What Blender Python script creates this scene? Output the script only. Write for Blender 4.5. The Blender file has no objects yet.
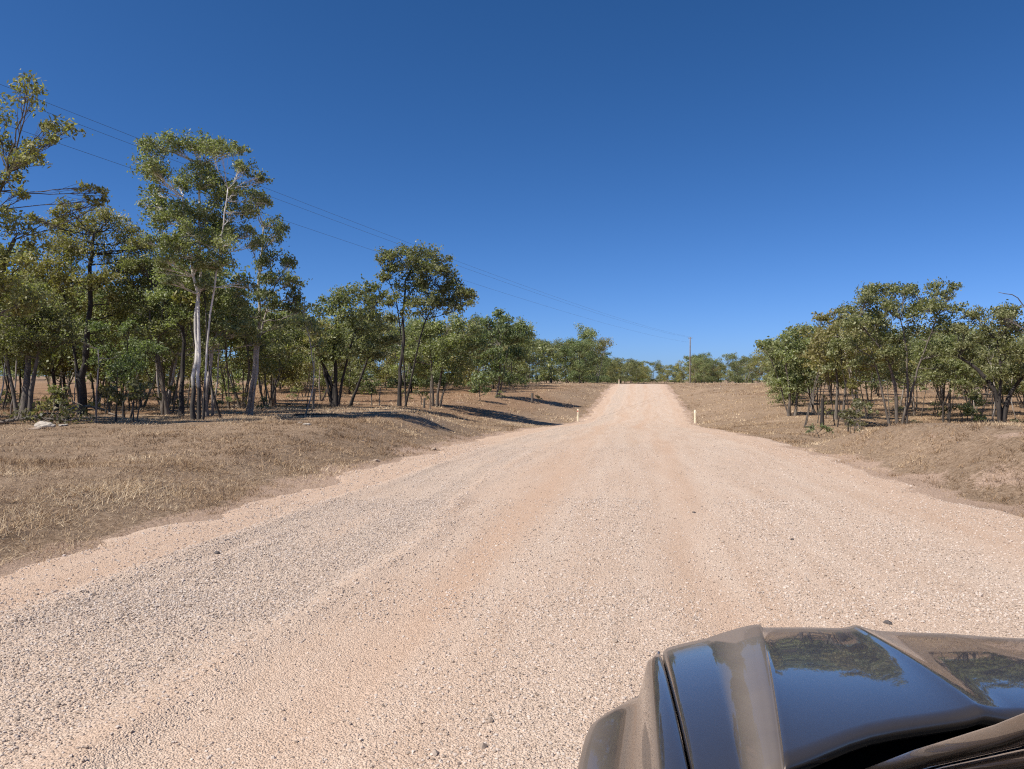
import bpy, math, random
import numpy as np
from mathutils import Vector, Matrix

R = math.radians
scene = bpy.context.scene
col = scene.collection
rng = np.random.default_rng(7)

# ------------------------------------------------------------------ camera
CAM_H = 1.9
FPX = 740.0
cam_d = bpy.data.cameras.new('camera')
cam = bpy.data.objects.new('camera', cam_d)
col.objects.link(cam)
cam.location = (0, 0, CAM_H)
cam.rotation_euler = (R(90), 0, 0)
cam_d.sensor_width = 36.0
cam_d.lens = 36.0 * FPX / 1024.0
cam_d.clip_start = 0.05
cam_d.clip_end = 8000
scene.camera = cam

# ------------------------------------------------------------------ light
SUN_EL, SUN_AZ = R(52), R(-120)            # azimuth clockwise from +Y; the sun stands off to the west of the road
sdir = Vector((math.sin(SUN_AZ) * math.cos(SUN_EL), math.cos(SUN_AZ) * math.cos(SUN_EL), math.sin(SUN_EL)))
sl = bpy.data.lights.new('sun', 'SUN')
sl.energy = 5.0
sl.angle = R(0.53)
sl.color = (1.0, 0.95, 0.87)
so = bpy.data.objects.new('sun', sl)
so.rotation_euler = sdir.to_track_quat('Z', 'Y').to_euler()
so.location = sdir * 200
col.objects.link(so)
world = bpy.data.worlds.new('World')
scene.world = world
world.use_nodes = True
wn = world.node_tree
wn.nodes.clear()
sky = wn.nodes.new('ShaderNodeTexSky')
sky.sky_type = 'NISHITA'
sky.sun_disc = False
sky.sun_elevation = SUN_EL
sky.sun_rotation = SUN_AZ
sky.altitude = 0
sky.air_density = 0.6
sky.dust_density = 0.6
sky.ozone_density = 1.0
# the deep, clear blue of a dry-season sky: more contrast between zenith and horizon per channel
SKY_S = 0.08
sepc = wn.nodes.new('ShaderNodeSeparateColor'); comb = wn.nodes.new('ShaderNodeCombineColor')
wn.links.new(sky.outputs[0], sepc.inputs[0])
for ch, (g, k) in enumerate(((1.368, .98), (1.074, .998), (1.075, 1.522))):
    m1 = wn.nodes.new('ShaderNodeMath'); m1.operation = 'MULTIPLY'; m1.inputs[1].default_value = SKY_S
    m2 = wn.nodes.new('ShaderNodeMath'); m2.operation = 'POWER'; m2.inputs[1].default_value = g
    m3 = wn.nodes.new('ShaderNodeMath'); m3.operation = 'MULTIPLY'; m3.inputs[1].default_value = k / SKY_S
    wn.links.new(sepc.outputs[ch], m1.inputs[0]); wn.links.new(m1.outputs[0], m2.inputs[0]); wn.links.new(m2.outputs[0], m3.inputs[0])
    wn.links.new(m3.outputs[0], comb.inputs[ch])
bg = wn.nodes.new('ShaderNodeBackground')
bg.inputs['Strength'].default_value = SKY_S
wo = wn.nodes.new('ShaderNodeOutputWorld')
wn.links.new(comb.outputs[0], bg.inputs[0])
wn.links.new(bg.outputs[0], wo.inputs[0])
scene.view_settings.view_transform = 'Standard'
scene.view_settings.look = 'None'
scene.view_settings.exposure = 0.25
scene.view_settings.gamma = 1.0
scene.view_settings.use_curve_mapping = False
scene.cycles.pixel_filter_type = 'BLACKMAN_HARRIS'
scene.cycles.filter_width = 1.15
scene.cycles.use_denoising = False
scene.cycles.max_bounces = 6
scene.cycles.transparent_max_bounces = 8

# ------------------------------------------------------------------ noise + terrain
def vnoise(x, y, seed=0):
    x = np.asarray(x, float); y = np.asarray(y, float)
    xi = np.floor(x).astype(np.int64); yi = np.floor(y).astype(np.int64)
    fx = x - xi; fy = y - yi
    fx = fx * fx * (3 - 2 * fx); fy = fy * fy * (3 - 2 * fy)
    def h(a, b):
        n = (a * 374761393 + b * 668265263 + seed * 1442695041) & 0xffffffff
        n = ((n ^ (n >> 13)) * 1274126177) & 0xffffffff
        return ((n ^ (n >> 16)) & 0xffffff) / float(0xffffff)
    return (h(xi, yi) * (1 - fx) + h(xi + 1, yi) * fx) * (1 - fy) + (h(xi, yi + 1) * (1 - fx) + h(xi + 1, yi + 1) * fx) * fy

def fbm(x, y, seed=0, octv=3):
    s = 0; a = 1; t = 0
    for k in range(octv):
        s = s + a * vnoise(x * 2 ** k, y * 2 ** k, seed + k * 17); t += a; a *= 0.5
    return s / t - 0.5

def table(pairs):
    xs = np.array([p[0] for p in pairs], float); ys = np.array([p[1] for p in pairs], float)
    m = np.zeros_like(ys)
    dl = np.diff(ys) / np.diff(xs)
    with np.errstate(divide='ignore', invalid='ignore'):
        hm = 2 * dl[1:] * dl[:-1] / (dl[1:] + dl[:-1])
    m[1:-1] = np.where(dl[1:] * dl[:-1] > 0, np.nan_to_num(hm), 0)
    m[0] = dl[0]; m[-1] = dl[-1]
    def f(q):
        q = np.clip(np.asarray(q, float), xs[0], xs[-1])
        i = np.clip(np.searchsorted(xs, q, side='right') - 1, 0, len(xs) - 2)
        h = xs[i + 1] - xs[i]; t = (q - xs[i]) / h
        return ((2 * t**3 - 3 * t**2 + 1) * ys[i] + (t**3 - 2 * t**2 + t) * h * m[i] +
                (-2 * t**3 + 3 * t**2) * ys[i + 1] + (t**3 - t**2) * h * m[i + 1])
    return f

def smooth(t):
    t = np.clip(t, 0, 1); return t * t * (3 - 2 * t)

ZR = table([(-60, .8), (0, 0), (10, -.13), (20, -.26), (30, -.44), (40, -.76), (50, -1.1), (60, -1.42), (68, -1.55), (76, -1.42),
            (90, -.78), (110, .2), (130, 1.18), (143, 1.78), (151, 1.95), (160, 1.85), (200, .9), (260, .7), (400, 1.6), (900, 3), (4000, 8)])
XL = table([(-60, -15.6), (0, -6.35), (10, -4.85), (20, -3.4), (30, -1.8), (40, -.25), (50, 1.35), (60, 3.9), (70, 6.8), (80, 8.6), (148, 20.6), (200, 30.5), (260, 50), (330, 92), (900, 600), (4000, 4500)])
XR = table([(-60, -3.2), (0, 6.0), (20, 9.05), (40, 12.1), (55, 14.0), (64, 15.3), (74, 17.6), (90, 20.5), (148, 30.6), (200, 40.6), (260, 61), (330, 105), (900, 625), (4000, 4530)])
ZL = table([(-60, .8), (0, .22), (15, .3), (28, .55), (40, .5), (52, .36), (60, .2), (72, .22), (86, .5), (100, 1.05), (150, 2.1), (300, 2.4), (900, 4), (4000, 9)])
WL = table([(-60, 4), (20, 3.6), (35, 4), (40, 6), (48, 10), (60, 13), (75, 13), (100, 9), (150, 4), (4000, 4)])
ZRR = table([(-60, .9), (0, .5), (10, .74), (16, .84), (19, .80), (22, .70), (25, .45), (28, .02), (32, -.6), (40, -.98), (60, -.62), (70, -.1), (80, .25), (100, .85), (150, 2.1), (300, 2.4), (900, 4), (4000, 9)])
WR = table([(-60, 3.2), (20, 2.7), (27, 2.5), (34, 4.5), (45, 8), (64, 10), (100, 7), (150, 4), (4000, 4)])

def ground_z(x, y, sink=False):
    x = np.asarray(x, float); y = np.asarray(y, float)
    zr, xl, xr = ZR(y), XL(y), XR(y)
    wl = xl - x; wr = x - xr
    amp = np.clip(1 - np.abs(y) / 500, .2, 1)
    lump = (0.20 * fbm(x / 3.1, y / 3.1, 3) + .13 * fbm(x / .9, y / .7, 9, 2)) * amp + .5 * fbm(x / 23, y / 23, 21, 2) * amp * smooth((np.maximum(wl, wr) - 8) / 20)
    sL = smooth((wl - .1) / WL(y)); sR = smooth((wr - .25) / WR(y))
    zl = zr + (ZL(y) - zr) * sL + .010 * np.clip(wl - 40, 0, 400)
    zR = zr + (ZRR(y) - zr) * sR + .008 * np.clip(wr - 45, 0, 400)
    # shallow table drain beside the road and the gully in front of the timber on the east side
    gul = np.exp(-((y - 33) / 4.5) ** 2) * np.exp(-((wr - 4.0) / 2.6) ** 2)
    zR = zR - .30 * gul - .10 * np.exp(-((wr - 1.2) / .8) ** 2)
    z = np.where(wl > 0, zl, np.where(wr > 0, zR, zr))
    out = np.maximum(wl, wr)
    z = z + lump * smooth((out + .2) / 1.6)
    if sink:
        z = z - .14 * smooth((-out - .25) / .8)
    return z

def W(px, py, d):
    return np.array([(px - 512) / FPX * d, d, CAM_H + (384.5 - py) * d / FPX])

def G(px, d):
    x = (px - 512) / FPX * d
    return np.array([x, d, float(ground_z(x, d))])

# ------------------------------------------------------------------ mesh helpers
def mesh_np(name, V, F, mat=None, parent=None, smooth_=True, attrs=None, link=True):
    """V (n,3); F (m,k) with k = 3 or 4"""
    V = np.ascontiguousarray(V, np.float32); F = np.ascontiguousarray(F, np.int32)
    me = bpy.data.meshes.new(name)
    me.vertices.add(len(V)); me.vertices.foreach_set('co', V.ravel())
    m, k = F.shape
    me.loops.add(m * k); me.loops.foreach_set('vertex_index', F.ravel())
    me.polygons.add(m)
    me.polygons.foreach_set('loop_start', np.arange(0, m * k, k, dtype=np.int32))
    me.polygons.foreach_set('loop_total', np.full(m, k, np.int32))
    me.polygons.foreach_set('use_smooth', np.full(m, smooth_, bool))
    if attrs:
        for an, a in attrs.items():
            at = me.attributes.new(an, 'FLOAT', 'POINT'); at.data.foreach_set('value', np.ascontiguousarray(a, np.float32))
    me.update(calc_edges=True)
    if mat: me.materials.append(mat)
    if not link: return me
    o = bpy.data.objects.new(name, me); col.objects.link(o)
    if parent is not None: o.parent = parent
    return o

def mesh_py(name, V, F, mat=None, parent=None, smooth_=True, autosmooth=None):
    me = bpy.data.meshes.new(name)
    me.from_pydata([tuple(map(float, v)) for v in V], [], F)
    me.update()
    for p in me.polygons: p.use_smooth = smooth_
    if mat: me.materials.append(mat)
    if autosmooth: me.set_sharp_from_angle(angle=R(autosmooth))
    o = bpy.data.objects.new(name, me); col.objects.link(o)
    if parent is not None: o.parent = parent
    return o

def tag(o, label=None, cat=None, group=None, kind=None):
    if label: o['label'] = label
    if cat: o['category'] = cat
    if group: o['group'] = group
    if kind: o['kind'] = kind
    return o

def empty(name, loc=(0, 0, 0), rz=0):
    o = bpy.data.objects.new(name, None); col.objects.link(o)
    o.location = tuple(map(float, loc)); o.rotation_euler = (0, 0, rz); o.empty_display_size = .3
    return o

class Tubes:
    def __init__(s): s.V = []; s.F = []; s.n = 0
    def add(s, P, rad, sides=7, cap=True):
        P = np.asarray(P, float); n = len(P)
        rad = np.broadcast_to(np.asarray(rad, float), (n,))
        T = np.gradient(P, axis=0); T /= np.linalg.norm(T, axis=1)[:, None] + 1e-9
        ref = np.array([1., 0, 0]) if abs(T[0][0]) < .8 else np.array([0, 1., 0])
        a = np.arange(sides) * 2 * np.pi / sides
        u = np.cross(T[0], ref); u /= np.linalg.norm(u)
        base = s.n
        for i in range(n):
            u = u - T[i] * (u @ T[i]); u /= np.linalg.norm(u) + 1e-9
            v = np.cross(T[i], u)
            s.V.append(P[i] + rad[i] * (np.cos(a)[:, None] * u + np.sin(a)[:, None] * v))
        for i in range(n - 1):
            for k in range(sides):
                k2 = (k + 1) % sides
                s.F.append((base + i * sides + k, base + i * sides + k2, base + (i + 1) * sides + k2, base + (i + 1) * sides + k))
        s.n += n * sides
        if cap:
            s.V.append(P[-1:] + T[-1:] * rad[-1] * .6); tip = s.n; s.n += 1
            for k in range(sides):
                s.F.append((base + (n - 1) * sides + k, base + (n - 1) * sides + (k + 1) % sides, tip, tip))
    def arrays(s):
        return np.concatenate(s.V), np.array(s.F, np.int32)
    def build(s, name, mat, parent=None):
        V = np.concatenate(s.V)
        F = [f if f[2] != f[3] else f[:3] for f in s.F]
        return mesh_py(name, V, F, mat, parent)

def grid_faces(nr, nc, flip=False):
    i = np.arange(nr - 1)[:, None] * nc + np.arange(nc - 1)[None, :]
    F = np.stack([i, i + 1, i + nc + 1, i + nc], -1).reshape(-1, 4)
    return F[:, ::-1] if flip else F

# ------------------------------------------------------------------ materials
def new_mat(name):
    m = bpy.data.materials.new(name); m.use_nodes = True
    nt = m.node_tree; b = nt.nodes['Principled BSDF']
    return m, nt, b
def N(nt, typ, **kw):
    n = nt.nodes.new(typ)
    for k, v in kw.items():
        if k in n.inputs.keys(): n.inputs[k].default_value = v
        else: setattr(n, k, v)
    return n
def ramp(nt, fac, stops, interp='LINEAR'):
    r = nt.nodes.new('ShaderNodeValToRGB'); r.color_ramp.interpolation = interp
    e = r.color_ramp.elements
    while len(e) < len(stops): e.new(.5)
    for k, (p, c) in enumerate(stops):
        e[k].position = p; e[k].color = (*c, 1) if len(c) == 3 else c
    nt.links.new(fac, r.inputs[0]); return r.outputs[0]
def mix(nt, fac, a, b, blend='MIX'):
    n = nt.nodes.new('ShaderNodeMix'); n.data_type = 'RGBA'; n.blend_type = blend
    for sock, v in ((n.inputs[0], fac), (n.inputs[6], a), (n.inputs[7], b)):
        if isinstance(v, (int, float)): sock.default_value = v
        elif isinstance(v, tuple): sock.default_value = (*v, 1)
        else: nt.links.new(v, sock)
    return n.outputs[2]
def math_(nt, op, a, b=None, clamp=False):
    n = nt.nodes.new('ShaderNodeMath'); n.operation = op; n.use_clamp = clamp
    for sock, v in ((n.inputs[0], a), (n.inputs[1], b)):
        if v is None: continue
        if isinstance(v, (int, float)): sock.default_value = v
        else: nt.links.new(v, sock)
    return n.outputs[0]
def attr(nt, name):
    a = nt.nodes.new('ShaderNodeAttribute'); a.attribute_name = name; return a.outputs['Fac']
def noise(nt, vec, scale, detail=4, rough=.55):
    n = N(nt, 'ShaderNodeTexNoise', Scale=scale, Detail=detail, Roughness=rough)
    nt.links.new(vec, n.inputs['Vector']); return n.outputs['Fac']
def mapping(nt, vec, sc):
    m = nt.nodes.new('ShaderNodeMapping'); m.inputs['Scale'].default_value = sc
    nt.links.new(vec, m.inputs['Vector']); return m.outputs[0]
def texco(nt, which='Object'):
    return nt.nodes.new('ShaderNodeTexCoord').outputs[which]
def bump(nt, b, h, strength, dist, prev=None):
    n = N(nt, 'ShaderNodeBump', Strength=strength, Distance=dist)
    nt.links.new(h, n.inputs['Height'])
    if prev is not None: nt.links.new(prev, n.inputs['Normal'])
    nt.links.new(n.outputs[0], b.inputs['Normal']); return n.outputs[0]

def leaf_mat(name, dark, mid, light, trans=.42):
    m, nt, b = new_mat(name)
    v = attr(nt, 'var')
    oi = nt.nodes.new('ShaderNodeObjectInfo')
    c = ramp(nt, v, [(0, dark), (.5, mid), (1, light)])
    h = N(nt, 'ShaderNodeHueSaturation')
    nt.links.new(c, h.inputs['Color'])
    nt.links.new(math_(nt, 'ADD', math_(nt, 'MULTIPLY', oi.outputs['Random'], .03), .485), h.inputs['Hue'])
    nt.links.new(math_(nt, 'ADD', math_(nt, 'MULTIPLY', oi.outputs['Random'], .3), .85), h.inputs['Value'])
    nt.links.new(h.outputs[0], b.inputs['Base Color'])
    b.inputs['Roughness'].default_value = .5
    b.inputs['Specular IOR Level'].default_value = .45
    t = nt.nodes.new('ShaderNodeBsdfTranslucent')
    nt.links.new(mix(nt, 1.0, h.outputs[0], (1.0, 1.15, .5), 'MULTIPLY'), t.inputs['Color'])
    ms = nt.nodes.new('ShaderNodeMixShader'); ms.inputs[0].default_value = trans
    nt.links.new(b.outputs[0], ms.inputs[1]); nt.links.new(t.outputs[0], ms.inputs[2])
    nt.links.new(ms.outputs[0], nt.nodes['Material Output'].inputs['Surface'])
    return m
LEAF = leaf_mat('gum_leaf', (.085, .100, .038), (.255, .268, .115), (.58, .57, .32))
LEAF_DARK = leaf_mat('dark_gum_leaf', (.06, .080, .034), (.18, .205, .09), (.45, .465, .25))
LEAF_YEL = leaf_mat('yellowish_leaf', (.11, .105, .036), (.30, .265, .10), (.56, .50, .26))
LEAF_PALE = leaf_mat('pale_leaf', (.07, .075, .03), (.17, .165, .08), (.42, .37, .23))

def bark_mat(name, low, high, split=None, pale=None):
    m, nt, b = new_mat(name)
    co = texco(nt, 'Object')
    n1 = noise(nt, mapping(nt, co, (9, 9, 1.6)), 1.0, 5, .65)
    n2 = noise(nt, co, 1.3, 3)
    c = ramp(nt, n1, [(.3, low), (.7, high)])
    if pale:
        sx = nt.nodes.new('ShaderNodeSeparateXYZ'); nt.links.new(co, sx.inputs[0])
        f = math_(nt, 'ADD', math_(nt, 'MULTIPLY', sx.outputs['Z'], .8), math_(nt, 'MULTIPLY', n2, 2.2))
        f = math_(nt, 'SUBTRACT', f, split)
        pc = ramp(nt, n2, [(.35, tuple(x * .55 for x in pale)), (.62, pale)])
        c = mix(nt, math_(nt, 'MULTIPLY', f, 1.6, True), c, pc)
    nt.links.new(c, b.inputs['Base Color'])
    b.inputs['Roughness'].default_value = .9
    bump(nt, b, n1, .7, .03)
    return m
BARK_DARK = bark_mat('ironbark', (.018, .015, .013), (.075, .060, .050))
BARK_GREY = bark_mat('grey_bark', (.06, .048, .038), (.21, .175, .14))
BARK_WHITE = bark_mat('white_gum_bark', (.025, .02, .018), (.10, .085, .07), 1.9, (.78, .72, .64))
BARK_PALE = bark_mat('pale_bark', (.09, .07, .055), (.30, .25, .2), 1.6, (.48, .42, .36))
WOOD = bark_mat('weathered_wood', (.10, .08, .06), (.34, .28, .22))

# ------------------------------------------------------------------ trees
def leaves(P, L, Wd, seed, droop=.8):
    """rhombic leaves around the given points; returns V, F"""
    r = np.random.default_rng(seed); n = len(P)
    ax = r.normal(size=(n, 3)) * .75; ax[:, 2] -= droop; ax /= np.linalg.norm(ax, axis=1)[:, None]
    q = r.normal(size=(n, 3)); w = np.cross(ax, q); w /= np.linalg.norm(w, axis=1)[:, None] + 1e-9
    l = (L * r.uniform(.6, 1.3, n))[:, None]; wd = (Wd * r.uniform(.6, 1.3, n))[:, None]
    a = P - ax * l * .5; b = P + w * wd * .5 - ax * l * .08; c = P + ax * l * .5; d = P - w * wd * .5 - ax * l * .08
    V = np.stack([a, b, c, d], 1).reshape(-1, 3)
    F = np.arange(n * 4).reshape(-1, 4)
    return V, F

def curve(p0, p1, r, n=6, lift=.12, jit=.05):
    p0 = np.asarray(p0, float); p1 = np.asarray(p1, float); L = np.linalg.norm(p1 - p0)
    t = np.linspace(0, 1, n)[:, None]
    mid = (p0 + p1) / 2 + np.array([0, 0, -lift * L * .2]) + r.normal(size=3) * jit * L
    hor = np.array([p1[0], p1[1], p0[2]]); mid = mid * .65 + (p0 * .45 + hor * .15 + p1 * .4) * .35
    P = (1 - t) ** 2 * p0 + 2 * t * (1 - t) * mid + t ** 2 * p1
    P[1:-1] += r.normal(size=(n - 2, 3)) * jit * .35 * L
    return P

def grow(stems, lobes, seed, leaf_l=.15, leaf_w=.06, lai=1.5, ncl=14, twigs=True, droop=.4):
    """stems: [(points, r0, r1)], lobes: [(centre, (rx, ry, rz))] in one frame. Returns tubes + leaf arrays"""
    r = np.random.default_rng(seed); T = Tubes()
    stem_pts = []
    for P, r0, r1 in stems:
        P = np.asarray(P, float)
        # resample with small wander
        n = max(8, len(P) * 3)
        tt = np.linspace(0, len(P) - 1, n); i = np.clip(tt.astype(int), 0, len(P) - 2); f = (tt - i)[:, None]
        Q = P[i] * (1 - f) + P[i + 1] * f
        for _ in range(2): Q[1:-1] = (Q[:-2] + 2 * Q[1:-1] + Q[2:]) / 4
        ln = np.linalg.norm(P[-1] - P[0])
        Q[1:] += np.cumsum(r.normal(size=(n - 1, 3)) * .006 * ln, 0) * np.array([1, 1, .2])
        rad = np.linspace(r0, r1, n) * r.uniform(.92, 1.08, n)
        rad[0] *= 1.35; rad[1] *= 1.1
        T.add(Q, rad, 9)
        for k in range(2, n): stem_pts.append((Q[k], rad[k]))
    SP = np.array([s[0] for s in stem_pts]); SR = np.array([s[1] for s in stem_pts])
    LP, LV = [], []
    for c, rr in lobes:
        c = np.asarray(c, float); rr = np.asarray(rr, float); rm = rr.mean()
        dist = np.linalg.norm(SP - c, axis=1) + 3.0 * np.clip(SP[:, 2] - (c[2] - .15 * rr[2]), 0, 9) + .25 * np.abs(SP[:, 2] - (c[2] - 1.6 * rm))
        k = int(np.argmin(dist)); p0 = SP[k]
        lr = min(SR[k] * .75, .014 + .022 * rm)
        P = curve(p0, c, r, 7)
        T.add(P, np.linspace(lr, lr * .45, 7), 6)
        n = max(3, int(ncl * r.uniform(.8, 1.25)))
        for j in range(n):
            d = r.normal(size=3); d /= np.linalg.norm(d)
            if d[2] < -.35: d[2] *= -.6
            e = c + d * rr * r.uniform(.45, 1.0)
            s = P[int(r.integers(3, 7))]
            if twigs:
                Q = curve(s, e, r, 5, .1, .08); T.add(Q, np.linspace(lr * .4, .004, 5), 4, False)
            cr = rm * r.uniform(.24, .46)
            m = int(.58 * lai * 3.1416 * cr * cr / (leaf_l * leaf_w * .5)) + 3
            off = r.normal(size=(m, 3)) * np.array([1, 1, .85]) * cr * .56
            LP.append(e + off + np.array([0, 0, -.1 * cr]))
            LV.append(np.clip(r.uniform(.1, .8) * .55 + r.uniform(0, 1, m) * .5, 0, 1))
    LP = np.concatenate(LP); LV = np.concatenate(LV)
    V, F = leaves(LP, leaf_l, leaf_w, seed + 5, droop)
    return T, V, F, np.repeat(LV, 4)

def tree(name, base, stems, lobes, seed, bark, leaf, label, group=None, cat='tree', **kw):
    base = np.asarray(base, float)
    root = empty(name, base); tag(root, label, cat, group)
    st = [(np.asarray(P, float) - base, a, b) for P, a, b in stems]
    lb = [(np.asarray(c) - base, r) for c, r in lobes]
    T, V, F, lv = grow(st, lb, seed, **kw)
    T.build('trunk', bark, root)
    mesh_np('crown', V, F, leaf, root, True, {'var': lv})
    return root

def px_tree(px, d, stems, lobes, seed, bark, leaf, label, name='gum_tree', depth=.9, group=None, cat='tree', **kw):
    kw.setdefault('leaf_l', max(.115, .0040 * d)); kw.setdefault('leaf_w', kw['leaf_l'] * .5)
    """stems: list of (pixel polyline, r0 m, r1 m) first point at ground; lobes: (px, py, rpx[, ddepth])"""
    r = np.random.default_rng(seed + 99); s = d / FPX
    base = G(px, d); st = []
    top = min(l[1] for l in lobes)
    for pl, r0, r1 in stems:
        dd = r.uniform(-.25, .25); P = []
        for k, (x, y) in enumerate(pl):
            p = W(x, y, d + (0 if k == 0 else dd * k))
            if k == 0: p[2] = float(ground_z(p[0], p[1])) - .1
            P.append(p)
        st.append((np.array(P), r0, r1))
    lb = []
    for l in lobes:
        rp = l[2] * s * 1.12
        dd = l[3] if len(l) > 3 else r.uniform(-depth, depth) * 1.3
        p = W(l[0], l[1], d) + np.array([0, dd, 0])
        lb.append((p, (rp, rp * 1.1, rp)))
        if l[2] > 6:
            q = r.normal(size=3); q[2] *= .7; q /= np.linalg.norm(q)
            lb.append((p + q * rp * .9 + np.array([0, 0, -.25 * rp]), (rp * .72, rp * .8, rp * .7)))
    return tree(name, base, st, lb, seed, bark, leaf, label, group, cat, **kw)

# ------------------------------------------------------------------ ground sheet
def spacing(lo, hi, f):
    out = [lo]
    while out[-1] < hi: out.append(out[-1] + f(out[-1]))
    return np.array(out)
gy = np.concatenate([[-4000, -2000, -900, -400, -200, -120, -80], spacing(-60, 4000, lambda v: .5 if v < -12 else (.16 + .012 * max(v - 8, 0) if v < 160 else .06 * v))])
gx_n = spacing(0, 5000, lambda v: .2 if v < 20 else .2 + .045 * (v - 20) if v < 200 else .12 * v)
gx = np.concatenate([-gx_n[:0:-1], gx_n])
gx = gx + 0.0
GX, GY = np.meshgrid(gx, gy)
GX = GX + np.where(np.abs(GY) < 400, .16, 0) * GY           # shear the columns to follow the road heading
GZ = ground_z(GX, GY, sink=True)
wl_ = XL(GY) - GX; wr_ = GX - XR(GY); out_ = np.maximum(wl_, wr_)
bare = .7 * smooth((fbm(GX / 1.6, GY / 1.6, 5) - .08) * 5) * smooth((2.6 - wr_) / 1.6) * (wr_ > -.5) * (GY < 32)
bare = np.maximum(bare, smooth((fbm(GX / 1.3, GY / 1.5, 15) - .17) * 8) * (wr_ > .3) * (wr_ < 3.4) * (GY < 24) * .8)
bare = np.maximum(bare, smooth((1.3 - out_ + 1.4 * fbm(GX / 1.7, GY / 1.7, 33)) / 1.0) * (.95 + 1.0 * fbm(GX / .6, GY / .6, 31)))
bare = np.maximum(bare, .5 * smooth((fbm(GX / 5, GY / 2.5, 35) - .2) * 9) * (out_ > 3) * (GY > 35))
litter = smooth((wl_ - 8) / 8 + fbm(GX / 6, GY / 6, 8) * 1.2 - .2) * smooth((GY - 31) / 6)
litter = np.maximum(litter, .75 * smooth((wl_ - 3) / 5 + fbm(GX / 6, GY / 6, 8)) * smooth((GY - 42) / 10))
litter = np.maximum(litter, .55 * smooth((wr_ - 7) / 8 + fbm(GX / 6, GY / 6, 8)))
mg, nt, b = new_mat('dry_ground')
co = texco(nt, 'Object')
n1 = noise(nt, co, 1.1, 6, .62); n2 = noise(nt, co, 9, 6, .7); n3 = noise(nt, mapping(nt, co, (1, 1, 1)), 42, 4, .7); n4 = noise(nt, co, .16, 3)
c = ramp(nt, n2, [(.28, (.19, .122, .074)), (.5, (.37, .255, .166)), (.72, (.54, .40, .28))])
c2 = ramp(nt, n2, [(.28, (.16, .085, .042)), (.5, (.33, .19, .105)), (.72, (.47, .30, .18))])
lf = math_(nt, 'ADD', attr(nt, 'litter'), math_(nt, 'MULTIPLY', math_(nt, 'SUBTRACT', n1, .5), .8), True)
c = mix(nt, lf, c, c2)
c = mix(nt, ramp(nt, n1, [(.35, (0, 0, 0)), (.75, (.35, .35, .35))]), c, (.31, .245, .175))
bf = math_(nt, 'ADD', attr(nt, 'bare'), math_(nt, 'MULTIPLY', math_(nt, 'SUBTRACT', n2, .5), 1.1))
bf = ramp(nt, bf, [(.38, (0, 0, 0)), (.62, (1, 1, 1))])
c = mix(nt, bf, c, ramp(nt, n3, [(.3, (.46, .315, .22)), (.7, (.62, .45, .335))]))
c = mix(nt, 1.0, c, ramp(nt, n3, [(.25, (.62, .62, .62)), (.7, (1.1, 1.1, 1.1))]), 'MULTIPLY')
c = mix(nt, 1.0, c, ramp(nt, n4, [(.3, (.82, .8, .78)), (.7, (1.1, 1.1, 1.1))]), 'MULTIPLY')
nt.links.new(c, b.inputs['Base Color']); b.inputs['Roughness'].default_value = 1.0; b.inputs['Specular IOR Level'].default_value = .1
p = bump(nt, b, n2, .8, .10); bump(nt, b, n3, .8, .03, p)
V = np.stack([GX, GY, GZ], -1).reshape(-1, 3)
litter = litter * (1 - .8 * smooth((GY - 95) / 60))
gobj = mesh_np('ground', V, grid_faces(len(gy), len(gx)), mg, None, True, {'litter': litter.ravel(), 'bare': bare.ravel()})
tag(gobj, 'dry brown grassy ground sloping up on both sides of the road', 'ground', kind='structure')

# ------------------------------------------------------------------ road
def band(w, a, b_, s): return smooth((w - a) / s + .5) * smooth((b_ - w) / s + .5)
def road_fields(x, y):
    xl, xr = XL(y), XR(y); sc = (xr - xl) / 12.4
    w = (x - xl) / sc
    along = y / np.cos(R(9.4))
    wob = fbm(w * .8, along / 9, 41) * .9
    ww = w + wob
    grav = .8 * band(ww, 1.5, 3.4, .9) + .55 * band(ww, 5.6, 6.9, .8) * (fbm(w * 1.2, along / 5, 51) + .55) + .5 * band(ww, 8.5, 10.6, 1.2) * (fbm(w, along / 4, 53) + .5)
    grav = np.clip(grav * np.clip(.85 + 1.6 * fbm(w * 1.6, along / 3.5, 61), .1, 1.2), 0, 1)
    tan = band(ww, 4.0, 5.1, .7) * np.clip(.6 + 2.4 * fbm(w, along / 11, 71), 0, 1) + band(ww, 7.1, 8.0, .7) * np.clip(.5 + 2.4 * fbm(w, along / 9, 72), 0, 1)
    tan = np.clip(tan + 1.1 * band(ww, -.3, 1.3, .6) * .5 + .5 * band(ww, 10.9, 12.6, .6), 0, 1)
    ridge = .055 * np.exp(-((ww - 1.55) / .22) ** 2) + .03 * np.exp(-((ww - 2.15) / .18) ** 2) + .02 * np.exp(-((ww - 2.8) / .3) ** 2) + .05 * np.exp(-((ww - 3.62) / .2) ** 2)
    ridge = .8 * ridge * np.clip(1 + 2.2 * fbm(w * 3, along / 1.3, 81), .25, 1.9)
    rut = -.015 * np.exp(-((ww - 4.6) / .4) ** 2) - .012 * np.exp(-((ww - 7.4) / .4) ** 2)
    return w, grav, tan, ridge + rut
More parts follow.
